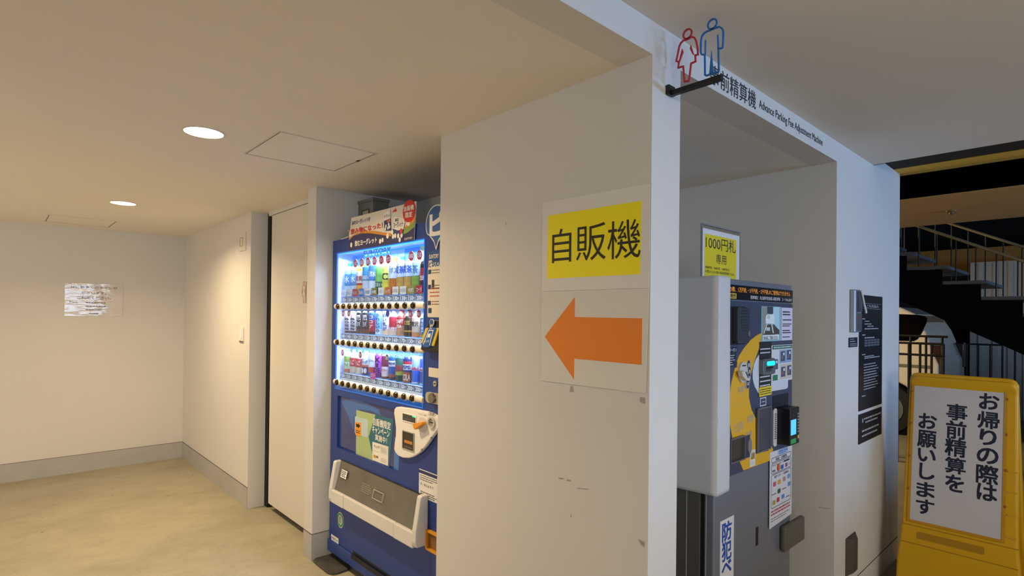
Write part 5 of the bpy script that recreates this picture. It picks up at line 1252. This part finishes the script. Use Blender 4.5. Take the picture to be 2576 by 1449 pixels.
# white car parked beyond the fence
car = thing('parked_car', (9.15, 3.4, -.02), 'white car seen from its rear side behind the bar fences', 'car')
CP = mat('#d2c9b4', .3, coat=.5)
XC = 8.3; Fc = FX(XC)
prof = [(-1.45, .38), (-1.42, .62), (-1.43, .9), (-1.47, 1.0), (-1.56, 1.28), (-1.68, 1.50), (-1.84, 1.585), (-2.3, 1.625), (-3.2, 1.62), (-3.75, 1.5), (-4.5, 1.05), (-5.3, .95), (-5.5, .7), (-5.5, .3), (-5.2, .22)]
def arch(uc, r=.37, z=.30): return [(uc - r * math.cos(t), z + r * math.sin(t)) for t in [math.radians(180 * i / 10 + 0) for i in range(11)]]
prof = prof[:1] + prof[1:] + arch(-4.75)[::1] + [(-4.3, .22), (-2.4, .22)] + arch(-1.98)[::1] + [(-1.5, .25)]
nP = len(prof)
vs = []
for x, ins in ((XC, 0), (XC + 1.68, 0)):
    for u, v in prof: vs.append((x + (.10 * max(0, v - .95) / .65 if x == XC else -.10 * max(0, v - .95) / .65), -u, v))
q = MB(); q.add(vs, [tuple(range(nP)), tuple(range(2 * nP - 1, nP - 1, -1))], CP); q.add(vs, [(i, nP + i, nP + (i + 1) % nP, (i + 1) % nP) for i in range(nP)], CP)
q.build('body', car, bevel=.03, bseg=3)
GL = mat('#040405', .12, spec=.25)
Fg = Face((XC - .0, 0, .0), (0, -1, 0), (.155, 0, 1)); Fg = Face((XC - .147, 0, 0), (0, -1, 0), (.1538, 0, 1))
def cw(*pts): return [Fg.uv(*p) for p in pts]
MB().prism(Fg, [(-3.6, 1.06), (-3.35, 1.42), (-3.1, 1.54)] + cw((2255, 790), (2305, 792), (2325, 795), (2333, 800), (2331, 812), (2318, 838), (2308, 853), (2298, 858), (2255, 857)), -.004, .006, GL).build('side_window', car)
for uc in (-4.75, -1.98):
    w = MB().lathe((XC + .2, -uc, .30), [(.31, .0), (.325, .04), (.325, .15), (.31, .19)], mat('#0b0b0b', .7), (-1, 0, 0), 24).build('wheel', car)
    MB().lathe((XC + .012, -uc, .30), [(.2, 0), (.2, .01), (.06, .02), (.05, .025)], mat('#8a8a88', .35, metal=.6), (-1, 0, 0), 20).build('hub_cap', w)
FRr = Face((0, 1.452, 0), (1, 0, 0), (0, .32, 1))
MB().add([(XC + .15, 1.487, 1.03), (XC + 1.53, 1.487, 1.03), (XC + 1.48, 1.655, 1.48), (XC + .2, 1.655, 1.48)], [(0, 1, 2, 3)], GL).build('rear_window', car)
MB().box(XC + .02, 1.405, .78, XC + .16, 1.52, 1.12, mat('#3a2222', .15, coat=.6)).build('tail_light', car, bevel=.02)
MB().box(XC + 1.52, 1.405, .78, XC + 1.66, 1.52, 1.12, mat('#3a2222', .15, coat=.6)).build('tail_light', car, bevel=.02)
MB().box(XC - .006, 1.5, .84, XC + .004, 5.2, .875, mat('#6f6a58', .4)).build('side_moulding', car)
MB().box(XC - .006, 2.9, .98, XC + .01, 3.1, 1.0, mat('#b8b09a', .3)).build('door_handle', car)
MB().box(XC + .05, 1.37, .40, XC + 1.63, 1.45, .62, mat('#2a2a2a', .5)).build('bumper', car, bevel=.03)

# far walls beyond the car park
CW = mat('#a8a49c', .8, noise=.1, scale=3)
Fw = FX(11.0)
struct('wall_yard', MB().box(11.0, -3.0, -.02, 11.2, Fw.uv(2440, 850)[0] * -1, 2.32, CW))
q = MB()
for i in range(26): y = -2.9 + i * .17; q.box(10.985, y, -.02, 11.0, y + .06, 2.3, CW)
struct('trim_8', q, label='upright ribs of the pale yard wall')
struct('wall_upper', MB().box(11.6, -4, 2.16, 11.9, 4.5, 2.6, mat('#9a7434', .8, noise=.2, scale=4)))
struct('wall_distant', MB().box(13.5, -9, -.02, 13.7, 9, 6, mat('#1c1814', .9)))
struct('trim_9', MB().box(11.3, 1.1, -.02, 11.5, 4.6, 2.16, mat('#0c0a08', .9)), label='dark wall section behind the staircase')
# detector on the far soffit
pdx = EYE_P + ray(2394, 530) * ((2.252 - EYE) / ray(2394, 530).z)
t = thing('ceiling_detector', (pdx.x, pdx.y, 2.252), 'small round detector under the far brown ceiling', 'detector')
DM = mat('#7d6a3c', .5)
MB().lathe((pdx.x, pdx.y, 2.252), [(.036, 0), (.036, .006), (.028, .014)], DM, (0, 0, -1), 24).build('base', t)
MB().lathe((pdx.x, pdx.y, 2.238), [(.016, 0), (.014, .011), (.006, .015)], mat('#5f5030', .5), (0, 0, -1), 20).build('sensor', t)
